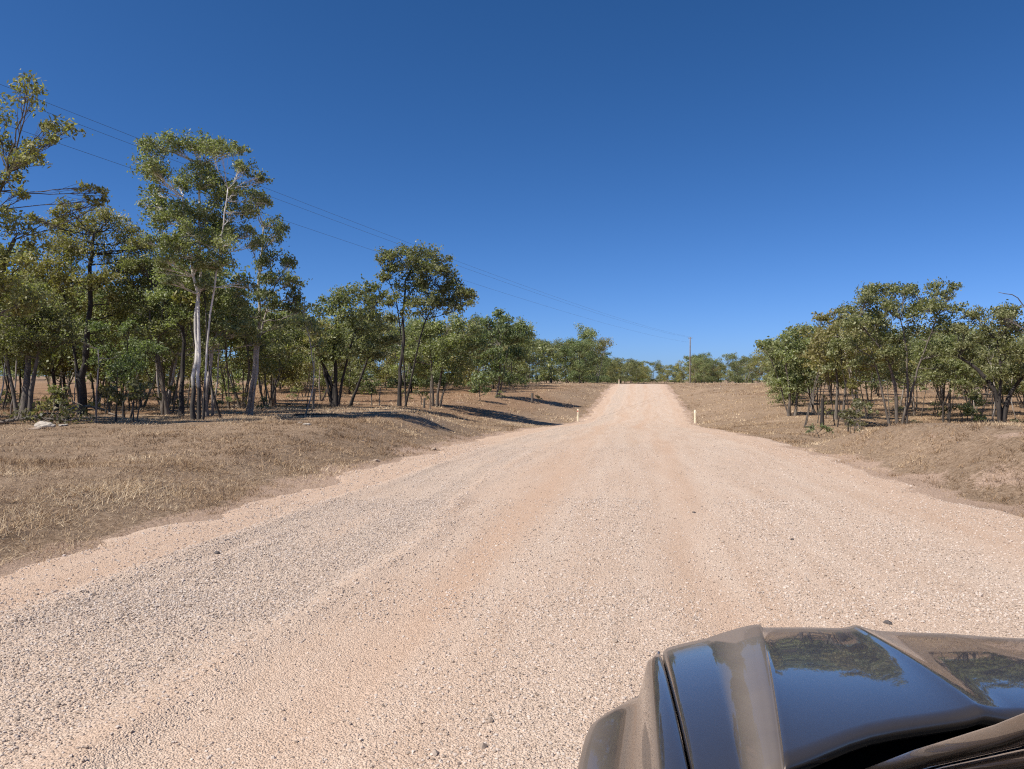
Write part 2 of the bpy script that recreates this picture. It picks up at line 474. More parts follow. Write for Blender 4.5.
def road_z(x, y):
    xl, xr = XL(y), XR(y)
    e = np.minimum(x - xl, xr - x) + fbm(np.asarray(x) / 1.3, np.asarray(y) / 1.3, 91) * 1.5 + fbm(np.asarray(x) / .3, np.asarray(y) / .3, 92) * .55
    e2 = np.minimum(x - xl, xr - x)
    w, grav, tan, rel = road_fields(x, y)
    near = np.clip(1.2 - np.abs(y) / 60, .25, 1)
    z = ZR(y) + .02 - .16 * smooth((.15 - e) / .9) - .05 * smooth((0 - e2) / 1.0)
    half = (xr - xl) / 2
    z = z + .05 * np.clip(1 - np.abs(x - (xl + xr) / 2) / half, 0, 1)
    return z + (rel + .012 * fbm(x / .25, y / .25, 95)) * near * smooth((e2 - .2) / .6)
rd = spacing(-60, 260, lambda v: .5 if v < -12 else (.14 if v < 1.8 else .05 + .008 * max(v - 3, 0)))
rs = np.linspace(0, 1, 190)
D, S = np.meshgrid(rd, rs, indexing='ij')
RX = (XL(D) - .9) + S * (XR(D) - XL(D) + 1.8)
RZ = road_z(RX, D)
w_, grav_, tan_, _r = road_fields(RX, D)
mr, nt, b = new_mat('gravel_road')
co = texco(nt, 'Object')
rot = N(nt, 'ShaderNodeMapping'); rot.inputs['Rotation'].default_value = (0, 0, R(9.4)); nt.links.new(co, rot.inputs['Vector'])
st = mapping(nt, rot.outputs[0], (1.5, .12, 1))
nl = noise(nt, st, 1.6, 5, .6); nm = noise(nt, co, 2.2, 5, .6); nf = noise(nt, co, 38, 4, .7)
vo = N(nt, 'ShaderNodeTexVoronoi', Scale=85.0); nt.links.new(co, vo.inputs['Vector'])
vo2 = N(nt, 'ShaderNodeTexVoronoi', Scale=46.0); nt.links.new(co, vo2.inputs['Vector'])
sep = nt.nodes.new('ShaderNodeSeparateColor'); nt.links.new(vo.outputs['Color'], sep.inputs[0])
sep2 = nt.nodes.new('ShaderNodeSeparateColor'); nt.links.new(vo2.outputs['Color'], sep2.inputs[0])
base = ramp(nt, nl, [(.3, (.56, .39, .275)), (.5, (.64, .475, .36)), (.7, (.69, .54, .425))])
stone = ramp(nt, sep.outputs[0], [(0, (.36, .265, .195)), (.45, (.62, .485, .385)), (1, (.82, .69, .57))])
stone2 = ramp(nt, sep2.outputs[0], [(0, (.36, .275, .215)), (.5, (.61, .495, .40)), (1, (.80, .675, .565))])
gm = math_(nt, 'ADD', math_(nt, 'MULTIPLY', attr(nt, 'grav'), .75), math_(nt, 'MULTIPLY', math_(nt, 'SUBTRACT', nm, .5), .9), True)
c = mix(nt, math_(nt, 'MULTIPLY', math_(nt, 'ADD', math_(nt, 'MULTIPLY', gm, .6), .3), 1.0, True), base, stone)
c = mix(nt, math_(nt, 'MULTIPLY', gm, .55, True), c, stone2)
tm = math_(nt, 'ADD', attr(nt, 'tan'), math_(nt, 'MULTIPLY', math_(nt, 'SUBTRACT', nm, .5), .6), True)
c = mix(nt, math_(nt, 'MULTIPLY', tm, .8, True), c, ramp(nt, nf, [(.3, (.52, .345, .235)), (.7, (.66, .475, .35))]))
c = mix(nt, 1.0, c, ramp(nt, nf, [(.3, (.80, .79, .78)), (.62, (1.06, 1.06, 1.06))]), 'MULTIPLY')
c = mix(nt, 1.0, c, (.93, .91, .875), 'MULTIPLY')
nt.links.new(c, b.inputs['Base Color']); b.inputs['Roughness'].default_value = 1.0; b.inputs['Specular IOR Level'].default_value = .15
hv = math_(nt, 'SUBTRACT', 1.0, math_(nt, 'MULTIPLY', vo.outputs['Distance'], 1.0))
hv2 = math_(nt, 'MULTIPLY', math_(nt, 'SUBTRACT', 1.0, vo2.outputs['Distance']), math_(nt, 'ADD', gm, .25))
p = bump(nt, b, hv, .9, .010); p = bump(nt, b, hv2, .9, .015, p); bump(nt, b, nf, .5, .010, p)
road = mesh_np('road', np.stack([RX, D, RZ], -1).reshape(-1, 3), grid_faces(*D.shape), mr, None, True, {'grav': grav_.ravel(), 'tan': tan_.ravel()})
tag(road, 'pale pink gravel road running over the crest of the rise', 'road', kind='structure')

# loose stones on the road (uncountable)
ICO_V = []
ph = (1 + 5 ** .5) / 2
for a_, b_ in ((-1, ph), (1, ph), (-1, -ph), (1, -ph)):
    ICO_V += [(a_, b_, 0), (0, a_, b_), (b_, 0, a_)]
ICO_V = np.array(ICO_V, float); ICO_V /= np.linalg.norm(ICO_V, axis=1)[:, None]
def hull_faces(V):
    F = []
    n = len(V)
    for i in range(n):
        for j in range(i + 1, n):
            for k in range(j + 1, n):
                nn = np.cross(V[j] - V[i], V[k] - V[i]); dd = (V - V[i]) @ nn
                if np.all(dd < 1e-6): F.append((i, j, k))
                elif np.all(dd > -1e-6): F.append((i, k, j))
    return np.array(F)
ICO_F = hull_faces(ICO_V)
def stones(name, P, size, seed, mat, flat=.65, sunk=.25):
    r = np.random.default_rng(seed); n = len(P)
    A = r.uniform(0, 2 * np.pi, n); ca, sa = np.cos(A), np.sin(A)
    Vv = ICO_V[None] * (1 + r.normal(size=(n, 12, 1)) * .2) * np.stack([np.ones(n), r.uniform(.6, 1, n), r.uniform(.45, .9, n) * flat / .65], -1)[:, None, :]
    tl = r.normal(size=n) * .35
    y = Vv[..., 1] * np.cos(tl)[:, None] - Vv[..., 2] * np.sin(tl)[:, None]; z = Vv[..., 1] * np.sin(tl)[:, None] + Vv[..., 2] * np.cos(tl)[:, None]
    x = Vv[..., 0]
    X = x * ca[:, None] - y * sa[:, None]; Y = x * sa[:, None] + y * ca[:, None]
    Q = np.stack([X, Y, z], -1) * size[:, None, None] + P[:, None, :]
    Q[..., 2] += (size * (flat * .6 - sunk))[:, None]
    F = (ICO_F[None] + (np.arange(n) * 12)[:, None, None]).reshape(-1, 3)
    return mesh_np(name, Q.reshape(-1, 3), F, mat, None, False, {'var': np.repeat(r.uniform(0, 1, n), 12)})
ms, nt, b = new_mat('loose_stone')
nt.links.new(mix(nt, .25, ramp(nt, attr(nt, 'var'), [(0, (.20, .15, .12)), (.03, (.36, .28, .215)), (.5, (.56, .45, .365)), (1, (.69, .585, .49))]), noise(nt, texco(nt), 60, 2), 'MULTIPLY'), b.inputs['Base Color'])
b.inputs['Roughness'].default_value = .95; b.inputs['Specular IOR Level'].default_value = .2
SX, SY, SS = [], [], []
def sprinkle(d0, d1, n, s0, s1, power):
    y = rng.uniform(d0, d1, n); f = rng.uniform(-.02, 1.0, n)
    x = XL(y) + f * (XR(y) - XL(y))
    w, g, t, _ = road_fields(x, y)
    keep = rng.uniform(0, 1, n) < np.clip(.26 + .5 * fbm(w * 1.1, y / 2.5, 57) + .85 * power * g * np.clip(.8 + 2.2 * fbm(w * 4, y / 4.5, 58), .15, 1.3) - .22 * t * (1 - g), .07, 1)
    keep &= (np.abs(x) < .78 * y + 1.5)
    SX.append(x[keep]); SY.append(y[keep]); SS.append(rng.uniform(0, 1, keep.sum()) ** 2.2 * (s1 - s0) + s0)
sprinkle(2.2, 7, 150000, .0035, .0135, 1.2)
sprinkle(6, 13, 150000, .0048, .016, 1.2)
sprinkle(12, 26, 70000, .006, .017, .8)
sprinkle(2.2, 30, 1300, .013, .030, .6)
_f0 = len(SX)
sprinkle(24, 60, 9000, .01, .024, .6)
for d0, d1, n, s0, s1 in ((4, 12, 2600, .006, .02), (12, 30, 3000, .009, .026)):      # pebbles on the sandy margins
    y = rng.uniform(d0, d1, n); o_ = rng.uniform(-.2, 1.5, n) ** 1.0; x = np.where(rng.uniform(0, 1, n) < .7, XL(y) + o_, XR(y) - o_)
    SX.append(x); SY.append(y); SS.append(rng.uniform(0, 1, n) ** 2.5 * (s1 - s0) + s0)
SX, SY, SS = map(np.concatenate, (SX, SY, SS))
g_ = stones('gravel', np.stack([SX, SY, road_z(SX, SY)], -1), SS, 11, ms)
tag(g_, 'loose pale grey and pink gravel lying on the road', 'gravel', kind='stuff')

# ------------------------------------------------------------------ dry grass (uncountable)
mgr, nt, b = new_mat('dry_straw')
gc = ramp(nt, attr(nt, 'var'), [(0, (.11, .066, .034)), (.35, (.35, .228, .130)), (.7, (.53, .385, .235)), (1, (.72, .57, .38))])
nt.links.new(gc, b.inputs['Base Color']); b.inputs['Roughness'].default_value = .85; b.inputs['Specular IOR Level'].default_value = .2
BV, BA = [], []
def blades(x, y, per, hgt, wid, lean, seed, spread, vbase=0.0):
    r = np.random.default_rng(seed)
    z = ground_z(x, y)
    n = len(x)
    h_t = hgt * r.uniform(.45, 1.2, n) * np.clip(.9 + 2.0 * fbm(x / 1.1, y / 1.1, 305, 2), .45, 2.0)
    X = np.repeat(x, per) + r.normal(size=n * per) * spread; Y = np.repeat(y, per) + r.normal(size=n * per) * spread; Z = np.repeat(z, per) - .01
    H = np.repeat(h_t, per) * r.uniform(.5, 1.2, n * per)
    a = r.uniform(0, 2 * np.pi, n * per); ln = np.abs(r.normal(size=n * per)) * lean + .15
    a2 = r.uniform(0, 2 * np.pi, n * per)
    wx, wy = np.cos(a2) * wid * .5, np.sin(a2) * wid * .5
    tx, ty = X + np.cos(a) * ln * H, Y + np.sin(a) * ln * H
    tz = Z + H / np.sqrt(1 + .5 * ln ** 2)
    V = np.stack([np.stack([X - wx, Y - wy, Z], -1), np.stack([X + wx, Y + wy, Z], -1), np.stack([tx, ty, tz], -1)], 1)
    BV.append(V.reshape(-1, 3))
    pv = np.clip(.28 + .9 * fbm(x / 1.6, y / 1.6, 301, 2) + .9 * fbm(x / 7, y / 7, 302, 2), -.12, .62)
    v = np.clip(np.repeat(pv + r.uniform(-.15, .2, n), per) + r.uniform(0, .5, n * per) + vbase, 0, 1)
    BA.append(np.repeat(v, 3))
def scatter(side, d0, d1, dens, seed, wmin=.15, wmax=30, xl=.80):
    r = np.random.default_rng(seed)
    xs = xl * d1 + 4
    n = int(dens * (d1 - d0) * 2 * xs)
    y = r.uniform(d0, d1, n); x = r.uniform(-xs, xs, n)
    w = (XL(y) - x) if side < 0 else (x - XR(y))
    cl = fbm(x / 1.4, y / 1.4, seed + 3) + fbm(x / 6, y / 6, seed + 4) * .8
    k = (w > wmin + 1.3 * (fbm(x / .8, y / .8, 77) + .1) - .9 * r.uniform(0, 1, n) ** 3) & (w < wmax) & (np.abs(x) < xl * y + 3) & (r.uniform(0, 1, n) < np.clip(.72 + 1.9 * cl, .08, 1)) & (r.uniform(0, 1, n) < np.clip((w + .5 + .9 * fbm(x / 1.7, y / 1.7, 33)) / 1.7, .10, 1))
    return x[k], y[k]
for sd, s_ in ((-1, 100), (1, 200)):
    x, y = scatter(sd, 4, 16, 85 if sd < 0 else 60, s_ + 1); blades(x, y, 12, .13, .009, 1.3, s_, .07)
    x, y = scatter(sd, 16, 32, 42, s_ + 2); blades(x, y, 9, .12, .014, 1.2, s_ + 5, .09)
    x, y = scatter(sd, 32, 60, 9, s_ + 3); blades(x, y, 9, .15, .025, 1.1, s_ + 6, .14)
    x, y = scatter(sd, 60, 150, 1.6, s_ + 4, wmax=60); blades(x, y, 8, .22, .05, 1.0, s_ + 7, .25)
BV = np.concatenate(BV); BA = np.concatenate(BA)
gr = mesh_np('dry_grass', BV, np.arange(len(BV)).reshape(-1, 3), mgr, None, False, {'var': BA})
tag(gr, 'short dead brown grass covering the verges and the bank', 'grass', kind='stuff')
print('stones', len(SX), 'blades', len(BV) // 3)

# ------------------------------------------------------------------ trees that can be told apart
T_ = px_tree
# west side, front row
T_(-18, 25, [([(-18, 440), (-14, 360), (-2, 290), (18, 240)], .17, .06), ([(-18, 440), (-30, 330), (-20, 240), (5, 170)], .13, .04)],
   [(38, 103, 17), (46, 124, 14), (28, 118, 8), (50, 140, 8), (20, 155, 13), (38, 152, 11), (4, 140, 15), (-10, 115, 16), (42, 170, 9), (6, 178, 12), (16, 195, 8), (-15, 170, 18),
    (-5, 215, 18), (14, 232, 18), (4, 262, 22), (24, 265, 15), (-18, 250, 20), (12, 292, 20), (-14, 300, 24), (26, 300, 13), (78, 186, 8), (92, 188, 7), (88, 200, 6)],
   1, BARK_GREY, LEAF_YEL, 'sparse-crowned tall gum with yellowish leaf tufts and bare twigs, in front of the timber', lai=1.35, ncl=11, leaf_l=.17, leaf_w=.07)
T_(22, 27, [([(22, 424), (27, 390), (31, 352), (20, 315)], .15, .05), ([(28, 424), (33, 385), (40, 345), (48, 320)], .09, .04), ([(18, 424), (12, 380), (2, 330)], .08, .03)],
   [(10, 320, 24), (30, 325, 22), (48, 318, 20), (0, 345, 20), (22, 350, 20), (45, 342, 18), (60, 330, 14), (-15, 330, 20), (8, 300, 20), (35, 298, 18)], 2, BARK_GREY, LEAF,
   'bushy low gum on several grey stems behind the fallen leafy branch')
T_(82, 33, [([(82, 420), (84, 370), (88, 320), (86, 270), (95, 235)], .17, .05), ([(86, 345), (72, 310), (62, 285)], .07, .03)],
   [(72, 232, 20), (98, 224, 20), (84, 216, 12), (118, 236, 17), (134, 246, 13), (58, 250, 18), (86, 252, 20), (110, 262, 20), (60, 280, 20), (90, 285, 18), (120, 285, 16), (140, 268, 12), (70, 308, 17), (102, 310, 17), (50, 300, 14), (46, 225, 8)],
   3, BARK_DARK, LEAF_YEL, 'dark thick-trunked gum with a wide olive-yellow crown, taller than its neighbours of the same hue', lai=1.5)
T_(166, 33.5, [([(168, 415), (162, 375), (152, 345), (150, 310)], .10, .04), ([(163, 415), (166, 380), (158, 350), (163, 300)], .08, .03)],
   [(138, 275, 18), (156, 268, 13), (160, 288, 17), (135, 302, 17), (168, 305, 13), (150, 322, 18), (172, 330, 14), (130, 330, 14), (155, 348, 14), (180, 348, 10), (142, 255, 9)], 4, BARK_GREY, LEAF,
   'slender crooked twin-stemmed gum beside the tall white-trunked gum, olive crown below the wires')
T_(198, 29, [([(194, 418), (195, 370), (199, 320), (204, 260), (208, 205), (216, 165)], .085, .03), ([(199, 418), (201, 370), (205, 310), (198, 250), (186, 195)], .075, .03), ([(203, 330), (209, 285), (215, 235), (222, 190)], .04, .02)],
   [(160, 162, 14), (175, 152, 13), (192, 148, 13), (208, 146, 12), (235, 146, 8), (222, 160, 13), (246, 170, 12), (256, 178, 9), (150, 178, 13), (168, 182, 16), (188, 178, 17), (210, 182, 17), (232, 188, 15),
    (146, 204, 11), (162, 208, 14), (182, 208, 16), (204, 212, 17), (226, 214, 16), (246, 208, 11), (154, 228, 9), (178, 236, 15), (200, 240, 16), (222, 240, 15), (176, 262, 11), (200, 268, 14), (222, 264, 12), (208, 290, 10), (186, 284, 8), (142, 190, 10), (152, 216, 12), (160, 246, 11), (236, 250, 11), (240, 232, 10), (190, 168, 14), (214, 198, 14), (176, 220, 14), (212, 228, 14), (190, 252, 13), (166, 268, 9), (232, 280, 9), (250, 192, 10)],
   5, BARK_WHITE, LEAF, 'tallest gum, with twin white trunks dark at the base and a big leafy crown', lai=1.6)
T_(249, 33, [([(247, 415), (250, 370), (254, 320), (257, 270), (262, 225)], .10, .035), ([(251, 415), (256, 360), (264, 318), (276, 285)], .06, .025)],
   [(262, 208, 9), (268, 222, 11), (276, 236, 12), (258, 244, 8), (270, 258, 13), (285, 262, 10), (262, 280, 11), (280, 280, 15), (292, 296, 10), (296, 284, 6), (268, 300, 13), (284, 308, 11), (258, 318, 9), (274, 324, 10), (250, 232, 6)],
   6, BARK_PALE, LEAF_DARK, 'narrow dark-leaved gum with a pale mottled trunk next to the tallest gum', droop=1.1)
T_(181, 32, [([(181, 417), (183, 370), (186, 325), (184, 290)], .11, .05)], [(180, 285, 14), (192, 300, 13), (174, 302, 12), (186, 318, 12), (172, 322, 9)], 7, BARK_DARK, LEAF,
   'straight black-trunked gum just beside the twin white trunks')
T_(207, 32, [([(207, 414), (210, 380), (212, 350), (222, 325), (232, 312)], .085, .04), ([(212, 352), (206, 330), (206, 312)], .04, .02)],
   [(232, 305, 13), (222, 316, 12), (243, 316, 12), (208, 308, 11), (236, 330, 12), (216, 332, 10), (248, 334, 9), (226, 345, 9), (240, 294, 9)], 8, BARK_PALE, LEAF, 'thin pale gum with a curved fork, right behind the twin white trunks')
T_(334, 48, [([(335, 407), (331, 380), (318, 355), (300, 336)], .16, .05), ([(336, 407), (337, 365), (335, 325), (345, 300)], .15, .04), ([(333, 395), (322, 365), (313, 340), (316, 315)], .10, .04), ([(337, 390), (348, 350), (360, 320)], .09, .04)],
   [(308, 326, 12), (322, 314, 13), (338, 304, 12), (350, 296, 11), (364, 292, 11), (376, 300, 10), (330, 328, 14), (350, 318, 14), (366, 312, 12), (300, 340, 9), (318, 344, 12), (340, 340, 14), (360, 334, 14), (290, 330, 6), (346, 356, 10), (366, 350, 9), (326, 358, 8), (322, 300, 6)],
   9, BARK_DARK, LEAF, 'wide-spreading black-stemmed gum forking near the ground, shadow stretching over the verge')
T_(351, 51, [([(350, 407), (358, 385), (368, 362), (376, 330)], .12, .04)], [(374, 318, 11), (384, 330, 12), (368, 338, 10), (380, 346, 11), (390, 342, 8), (366, 302, 8), (372, 358, 7)], 10, BARK_DARK, LEAF,
   'leaning dark-trunked gum propped over beside the wide-spreading gum')
T_(399, 57, [([(399, 406), (400, 375), (404, 340), (407, 310), (408, 280)], .16, .06), ([(405, 330), (425, 312), (446, 300)], .07, .03), ([(406, 320), (396, 300), (388, 280)], .06, .03)],
   [(379, 262, 6), (390, 260, 10), (404, 256, 10), (418, 258, 10), (430, 256, 10), (442, 260, 9), (396, 272, 11), (412, 272, 13), (430, 274, 14), (446, 272, 11), (452, 284, 9), (404, 288, 12), (424, 290, 14), (442, 292, 13), (458, 296, 10), (470, 296, 8), (394, 300, 9), (416, 306, 11), (436, 308, 12), (456, 310, 10), (472, 306, 6), (390, 318, 8), (384, 280, 7)],
   11, BARK_DARK, LEAF, 'tall single dark-trunked gum with a heavy billowing crown, crossed by the wires', lai=1.7)
T_(436, 62, [([(433, 406), (432, 380), (430, 350)], .12, .05), ([(437, 406), (440, 375), (445, 345)], .12, .05), ([(439, 406), (446, 385), (458, 362)], .10, .04)],
   [(414, 338, 12), (430, 330, 13), (446, 324, 13), (462, 328, 11), (474, 334, 9), (420, 354, 12), (438, 350, 14), (456, 346, 14), (472, 350, 11), (408, 360, 9), (428, 368, 11), (446, 368, 12), (464, 364, 10), (480, 346, 8), (456, 378, 7)],
   12, BARK_GREY, LEAF, 'low gum on three grey stems under the heavy billowing crown', lai=1.7)
T_(498, 84, [([(496, 398), (499, 376), (498, 345)], .13, .05), ([(499, 398), (503, 375), (508, 345)], .11, .04)],
   [(486, 326, 8), (498, 320, 9), (510, 324, 9), (522, 328, 8), (528, 334, 5), (484, 342, 10), (500, 340, 12), (516, 342, 10), (478, 354, 8), (492, 356, 11), (508, 358, 11), (520, 354, 8), (496, 370, 8), (484, 366, 7)],
   13, BARK_GREY, LEAF_DARK, 'rounded dark gum on two stems with a long shadow reaching toward the road', lai=1.7)
T_(480, 76, [([(480, 400), (480, 390), (479, 376)], .05, .02)], [(479, 376, 6), (474, 384, 6), (484, 384, 6), (479, 391, 6), (487, 391, 4), (473, 392, 4)], 14, BARK_GREY, LEAF_DARK,
   'small dark bushy sapling with foliage close to the ground', name='sapling', cat='sapling')
T_(372, 52, [([(372, 399), (372, 388), (371, 378)], .04, .02)], [(371, 378, 5), (368, 386, 6), (376, 384, 5), (373, 392, 5)], 15, BARK_GREY, LEAF_DARK,
   'small round dark-leaved bush between the leaning gum and the tall dark trunk', name='bush', cat='bush')
T_(125, 30, [([(124, 419), (122, 395), (124, 372)], .05, .02), ([(130, 419), (134, 400), (130, 380)], .04, .02)], [(112, 372, 12), (126, 364, 14), (140, 366, 12), (106, 352, 11), (122, 346, 13), (138, 348, 11), (118, 330, 10), (134, 332, 9)], 16, BARK_DARK, LEAF_DARK,
   'dense blackish young tree in the gap between the olive-yellow gum and the crooked twin stems', name='young_tree', cat='young tree', lai=1.4)
for k, (px, d, top, hgt, lab) in enumerate([(95, 26, 350, 421, 'thin straight pale pole sapling standing clear in front of the thick dark trunk'),
                                      (116, 26.5, 372, 421, 'short dark thin sapling stem in front of the blackish young tree'),
                                      (73, 33, 368, 412, 'spindly grey sapling behind the fallen bare branch')]):
    T_(px, d, [([(px, hgt), (px + 1, (hgt + top) / 2), (px + 2, top)], .035, .015)], [(px + 2, top - 4, 7), (px - 4, top + 8, 4), (px + 7, top + 6, 4)], 30 + k, BARK_PALE if k != 1 else BARK_DARK, LEAF, lab, name='sapling', cat='sapling', lai=.7, ncl=4)
T_(136, 27, [([(134, 421), (133, 402), (128, 393)], .03, .012), ([(137, 421), (140, 404), (145, 393)], .03, .012)], [(126, 393, 7), (136, 390, 8), (146, 391, 7), (131, 399, 5), (142, 398, 5)], 40, BARK_GREY, LEAF_PALE,
   'pale big-leaved shrub with thin legs below the blackish young tree', name='shrub', cat='shrub', leaf_l=.16, leaf_w=.10, lai=.9)
T_(276, 60, [([(275, 395), (276, 375), (272, 352)], .09, .04)], [(262, 345, 9), (276, 340, 10), (288, 348, 8), (270, 358, 9), (284, 362, 8), (252, 366, 8), (262, 372, 6)], 41, BARK_PALE, LEAF_YEL, 'yellow-green small gum with a whitish foot, in the open gap behind the narrow dark-leaved gum')
# east side, front row
T_(792, 60, [([(789, 411), (790, 385), (786, 358)], .13, .05), ([(795, 411), (798, 385), (806, 355)], .11, .05), ([(789, 375), (772, 355), (762, 349)], .05, .02)],
   [(760, 347, 6), (772, 346, 8), (784, 340, 9), (796, 334, 9), (808, 332, 8), (776, 358, 8), (790, 354, 11), (804, 350, 11), (816, 346, 9), (782, 370, 9), (798, 368, 11), (812, 366, 10), (790, 382, 8), (776, 384, 6), (806, 382, 8)],
   51, BARK_GREY, LEAF, 'gum at the open end of the timber above the bank, one branch poking out', lai=1.9)
T_(838, 55, [([(836, 418), (838, 390), (834, 360)], .13, .05), ([(842, 418), (846, 385), (850, 352)], .11, .04)],
   [(822, 320, 8), (832, 316, 8), (842, 322, 8), (820, 334, 10), (834, 334, 11), (848, 336, 10), (824, 350, 10), (840, 350, 12), (856, 350, 10), (832, 366, 9), (850, 366, 10), (820, 366, 8), (842, 380, 8)],
   52, BARK_GREY, LEAF_YEL, 'tan-tinged gum next to the biggest gum on the bank, paler crown than the rest', lai=1.8)
T_(900, 42, [([(897, 430), (896, 400), (890, 368), (872, 338), (862, 318)], .11, .035), ([(900, 430), (905, 398), (908, 360), (900, 320)], .085, .03), ([(906, 430), (908, 405), (918, 378), (930, 345), (938, 315)], .075, .03), ([(892, 374), (878, 360), (862, 350)], .06, .03)],
   [(850, 312, 10), (862, 302, 10), (874, 294, 10), (886, 290, 10), (902, 292, 11), (918, 292, 10), (934, 290, 9), (946, 292, 8), (852, 328, 12), (868, 320, 13), (886, 312, 13), (904, 312, 13), (922, 310, 13), (940, 308, 12), (952, 312, 8),
    (858, 344, 11), (876, 342, 13), (896, 336, 13), (916, 334, 13), (934, 332, 13), (950, 330, 10), (866, 362, 10), (886, 362, 11), (910, 358, 12), (930, 356, 12), (948, 350, 10), (900, 378, 9), (922, 378, 9), (940, 372, 8), (956, 298, 5)],
   53, BARK_GREY, LEAF, 'biggest gum on the grassy bank, with several forking grey stems', lai=1.6)
T_(1000, 39, [([(1000, 432), (1000, 405), (992, 384), (978, 368), (962, 357)], .17, .06), ([(1003, 432), (1006, 400), (1022, 380), (1038, 360)], .15, .05), ([(997, 400), (1004, 370), (1002, 340)], .09, .04)],
   [(968, 330, 9), (982, 318, 10), (996, 312, 10), (1012, 314, 10), (972, 348, 9), (988, 336, 12), (1006, 332, 13), (1022, 330, 12), (1038, 326, 12), (984, 356, 11), (1002, 354, 13), (1020, 352, 13), (1040, 350, 14), (992, 374, 10), (1012, 374, 12), (1030, 374, 12), (980, 384, 8), (1018, 394, 9), (960, 346, 6)],
   54, BARK_DARK, LEAF, 'gum with a thick blackish trunk and a crooked limb, at the end of the bank', lai=1.6)
T_(1095, 30, [([(1095, 440), (1090, 380), (1075, 330), (1050, 300)], .18, .06), ([(1060, 312), (1030, 296), (1005, 291)], .035, .010), ([(1092, 390), (1110, 330), (1120, 280)], .14, .05)],
   [(1024, 298, 6), (1022, 314, 8), (1018, 320, 5), (1040, 298, 10), (1040, 318, 11), (1060, 290, 14), (1065, 318, 16), (1085, 290, 18), (1090, 325, 18), (1110, 280, 18), (1115, 315, 18), (1130, 300, 18), (1100, 350, 16)],
   55, BARK_GREY, LEAF, 'gum outside the timber whose bare branch tip pokes in above the end of the bank')
T_(948, 52, [([(949, 424), (950, 395), (952, 360)], .10, .04)], [(950, 345, 9), (962, 352, 9), (942, 358, 9), (956, 366, 9), (946, 374, 7)], 56, BARK_DARK, LEAF_DARK, 'slim dark gum between the biggest gum and the crooked-limbed gum')
T_(964, 44, [([(964, 428), (962, 416), (958, 405)], .04, .015), ([(965, 428), (968, 415), (970, 404)], .04, .015)], [(956, 408, 6), (966, 402, 7), (974, 410, 6), (962, 414, 6), (970, 418, 5)], 57, BARK_GREY, LEAF, 'low grey-green bush at the top of the bank among the trunks', name='bush', cat='bush')
T_(852, 37, [([(851, 431), (850, 420), (846, 412)], .025, .01), ([(853, 431), (856, 418), (860, 406)], .025, .01)], [(846, 414, 6), (856, 407, 7), (862, 402, 5), (852, 418, 6), (860, 416, 5), (844, 422, 4)], 58, BARK_GREY, LEAF_PALE,
   'whitish withered leafy branchlet-shrub standing behind the gully', name='shrub', cat='shrub', leaf_l=.17, leaf_w=.11, lai=.8)
T_(861, 33, [([(861, 437), (860, 431), (858, 425)], .02, .008)], [(857, 427, 3.5), (863, 426, 3.5), (861, 431, 3)], 59, BARK_GREY, LEAF_PALE, 'tiny dark-and-pale seedling on the grassy bank', name='seedling', cat='seedling', leaf_l=.12, leaf_w=.06, lai=.9, ncl=5)
T_(820, 39, [([(820, 437), (817, 431), (813, 428)], .02, .008)], [(812, 429, 4), (820, 427, 4), (826, 430, 4), (818, 433, 3)], 60, BARK_DARK, LEAF_DARK, 'small dark tussock bush in the gully beside the road', name='bush', cat='bush', leaf_l=.13, leaf_w=.035, lai=1.0)

# ------------------------------------------------------------------ woodland repeats
def proto(seed, H, bark, leaf, kind):
    r = np.random.default_rng(seed)
    ns = int(r.integers(1, 4)); stems = []; tops = []
    for k in range(ns):
        a = r.uniform(0, 6.28); sp = r.uniform(.05, .22) * H if ns > 1 else r.uniform(0, .08) * H
        t = np.array([np.cos(a) * sp, np.sin(a) * sp, H * r.uniform(.62, .8)])
        b0 = np.array([np.cos(a) * .08, np.sin(a) * .08, -.15]); m = b0 * .5 + t * .5 + r.normal(size=3) * .03 * H * np.array([1, 1, 0])
        stems.append((np.array([b0, m, t]), r.uniform(.007, .013) * H * (1 if ns == 1 else .8), .005 * H)); tops.append(t)
    nl = int(r.integers(18, 26)); lobes = []
    if kind == 'pole': stems = [(st_[0], .006 * H, .003 * H) for st_ in stems[:1]]; tops = tops[:1]; ns = 1; nl = 7
    cr = (r.uniform(.27, .38) if kind != 'pole' else .12) * H
    for k in range(nl):
        t = tops[k % ns]; z = H * r.uniform({'low': .06, 'bushy': .32, 'pole': .62}.get(kind, .43), .95); prof = math.sqrt(max(.62 if kind == 'low' else .25, 1 - ((z / H - .60) / .42) ** 2))
        a = r.uniform(0, 6.28); q = cr * prof * math.sqrt(r.uniform(.05, 1))
        rr = H * r.uniform(.10, .16) * (.62 if kind == 'pole' else 1)
        lobes.append((np.array([t[0] * .7 + np.cos(a) * q, t[1] * .7 + np.sin(a) * q, z]), (rr * 1.15, rr * 1.15, rr * .85)))
    T, V, F, lv = grow(stems, lobes, seed, leaf_l=.235, leaf_w=.11, lai=1.3, ncl=9)
    Vt = np.concatenate(T.V); Ft = [f if f[2] != f[3] else f[:3] for f in T.F]
    me = bpy.data.meshes.new('trunk'); me.from_pydata([tuple(map(float, v)) for v in Vt], [], Ft); me.update()
    for p in me.polygons: p.use_smooth = True
    me.materials.append(bark)
    mc = mesh_np('crown', V, F, leaf, None, True, {'var': lv}, link=False)
    return me, mc, H
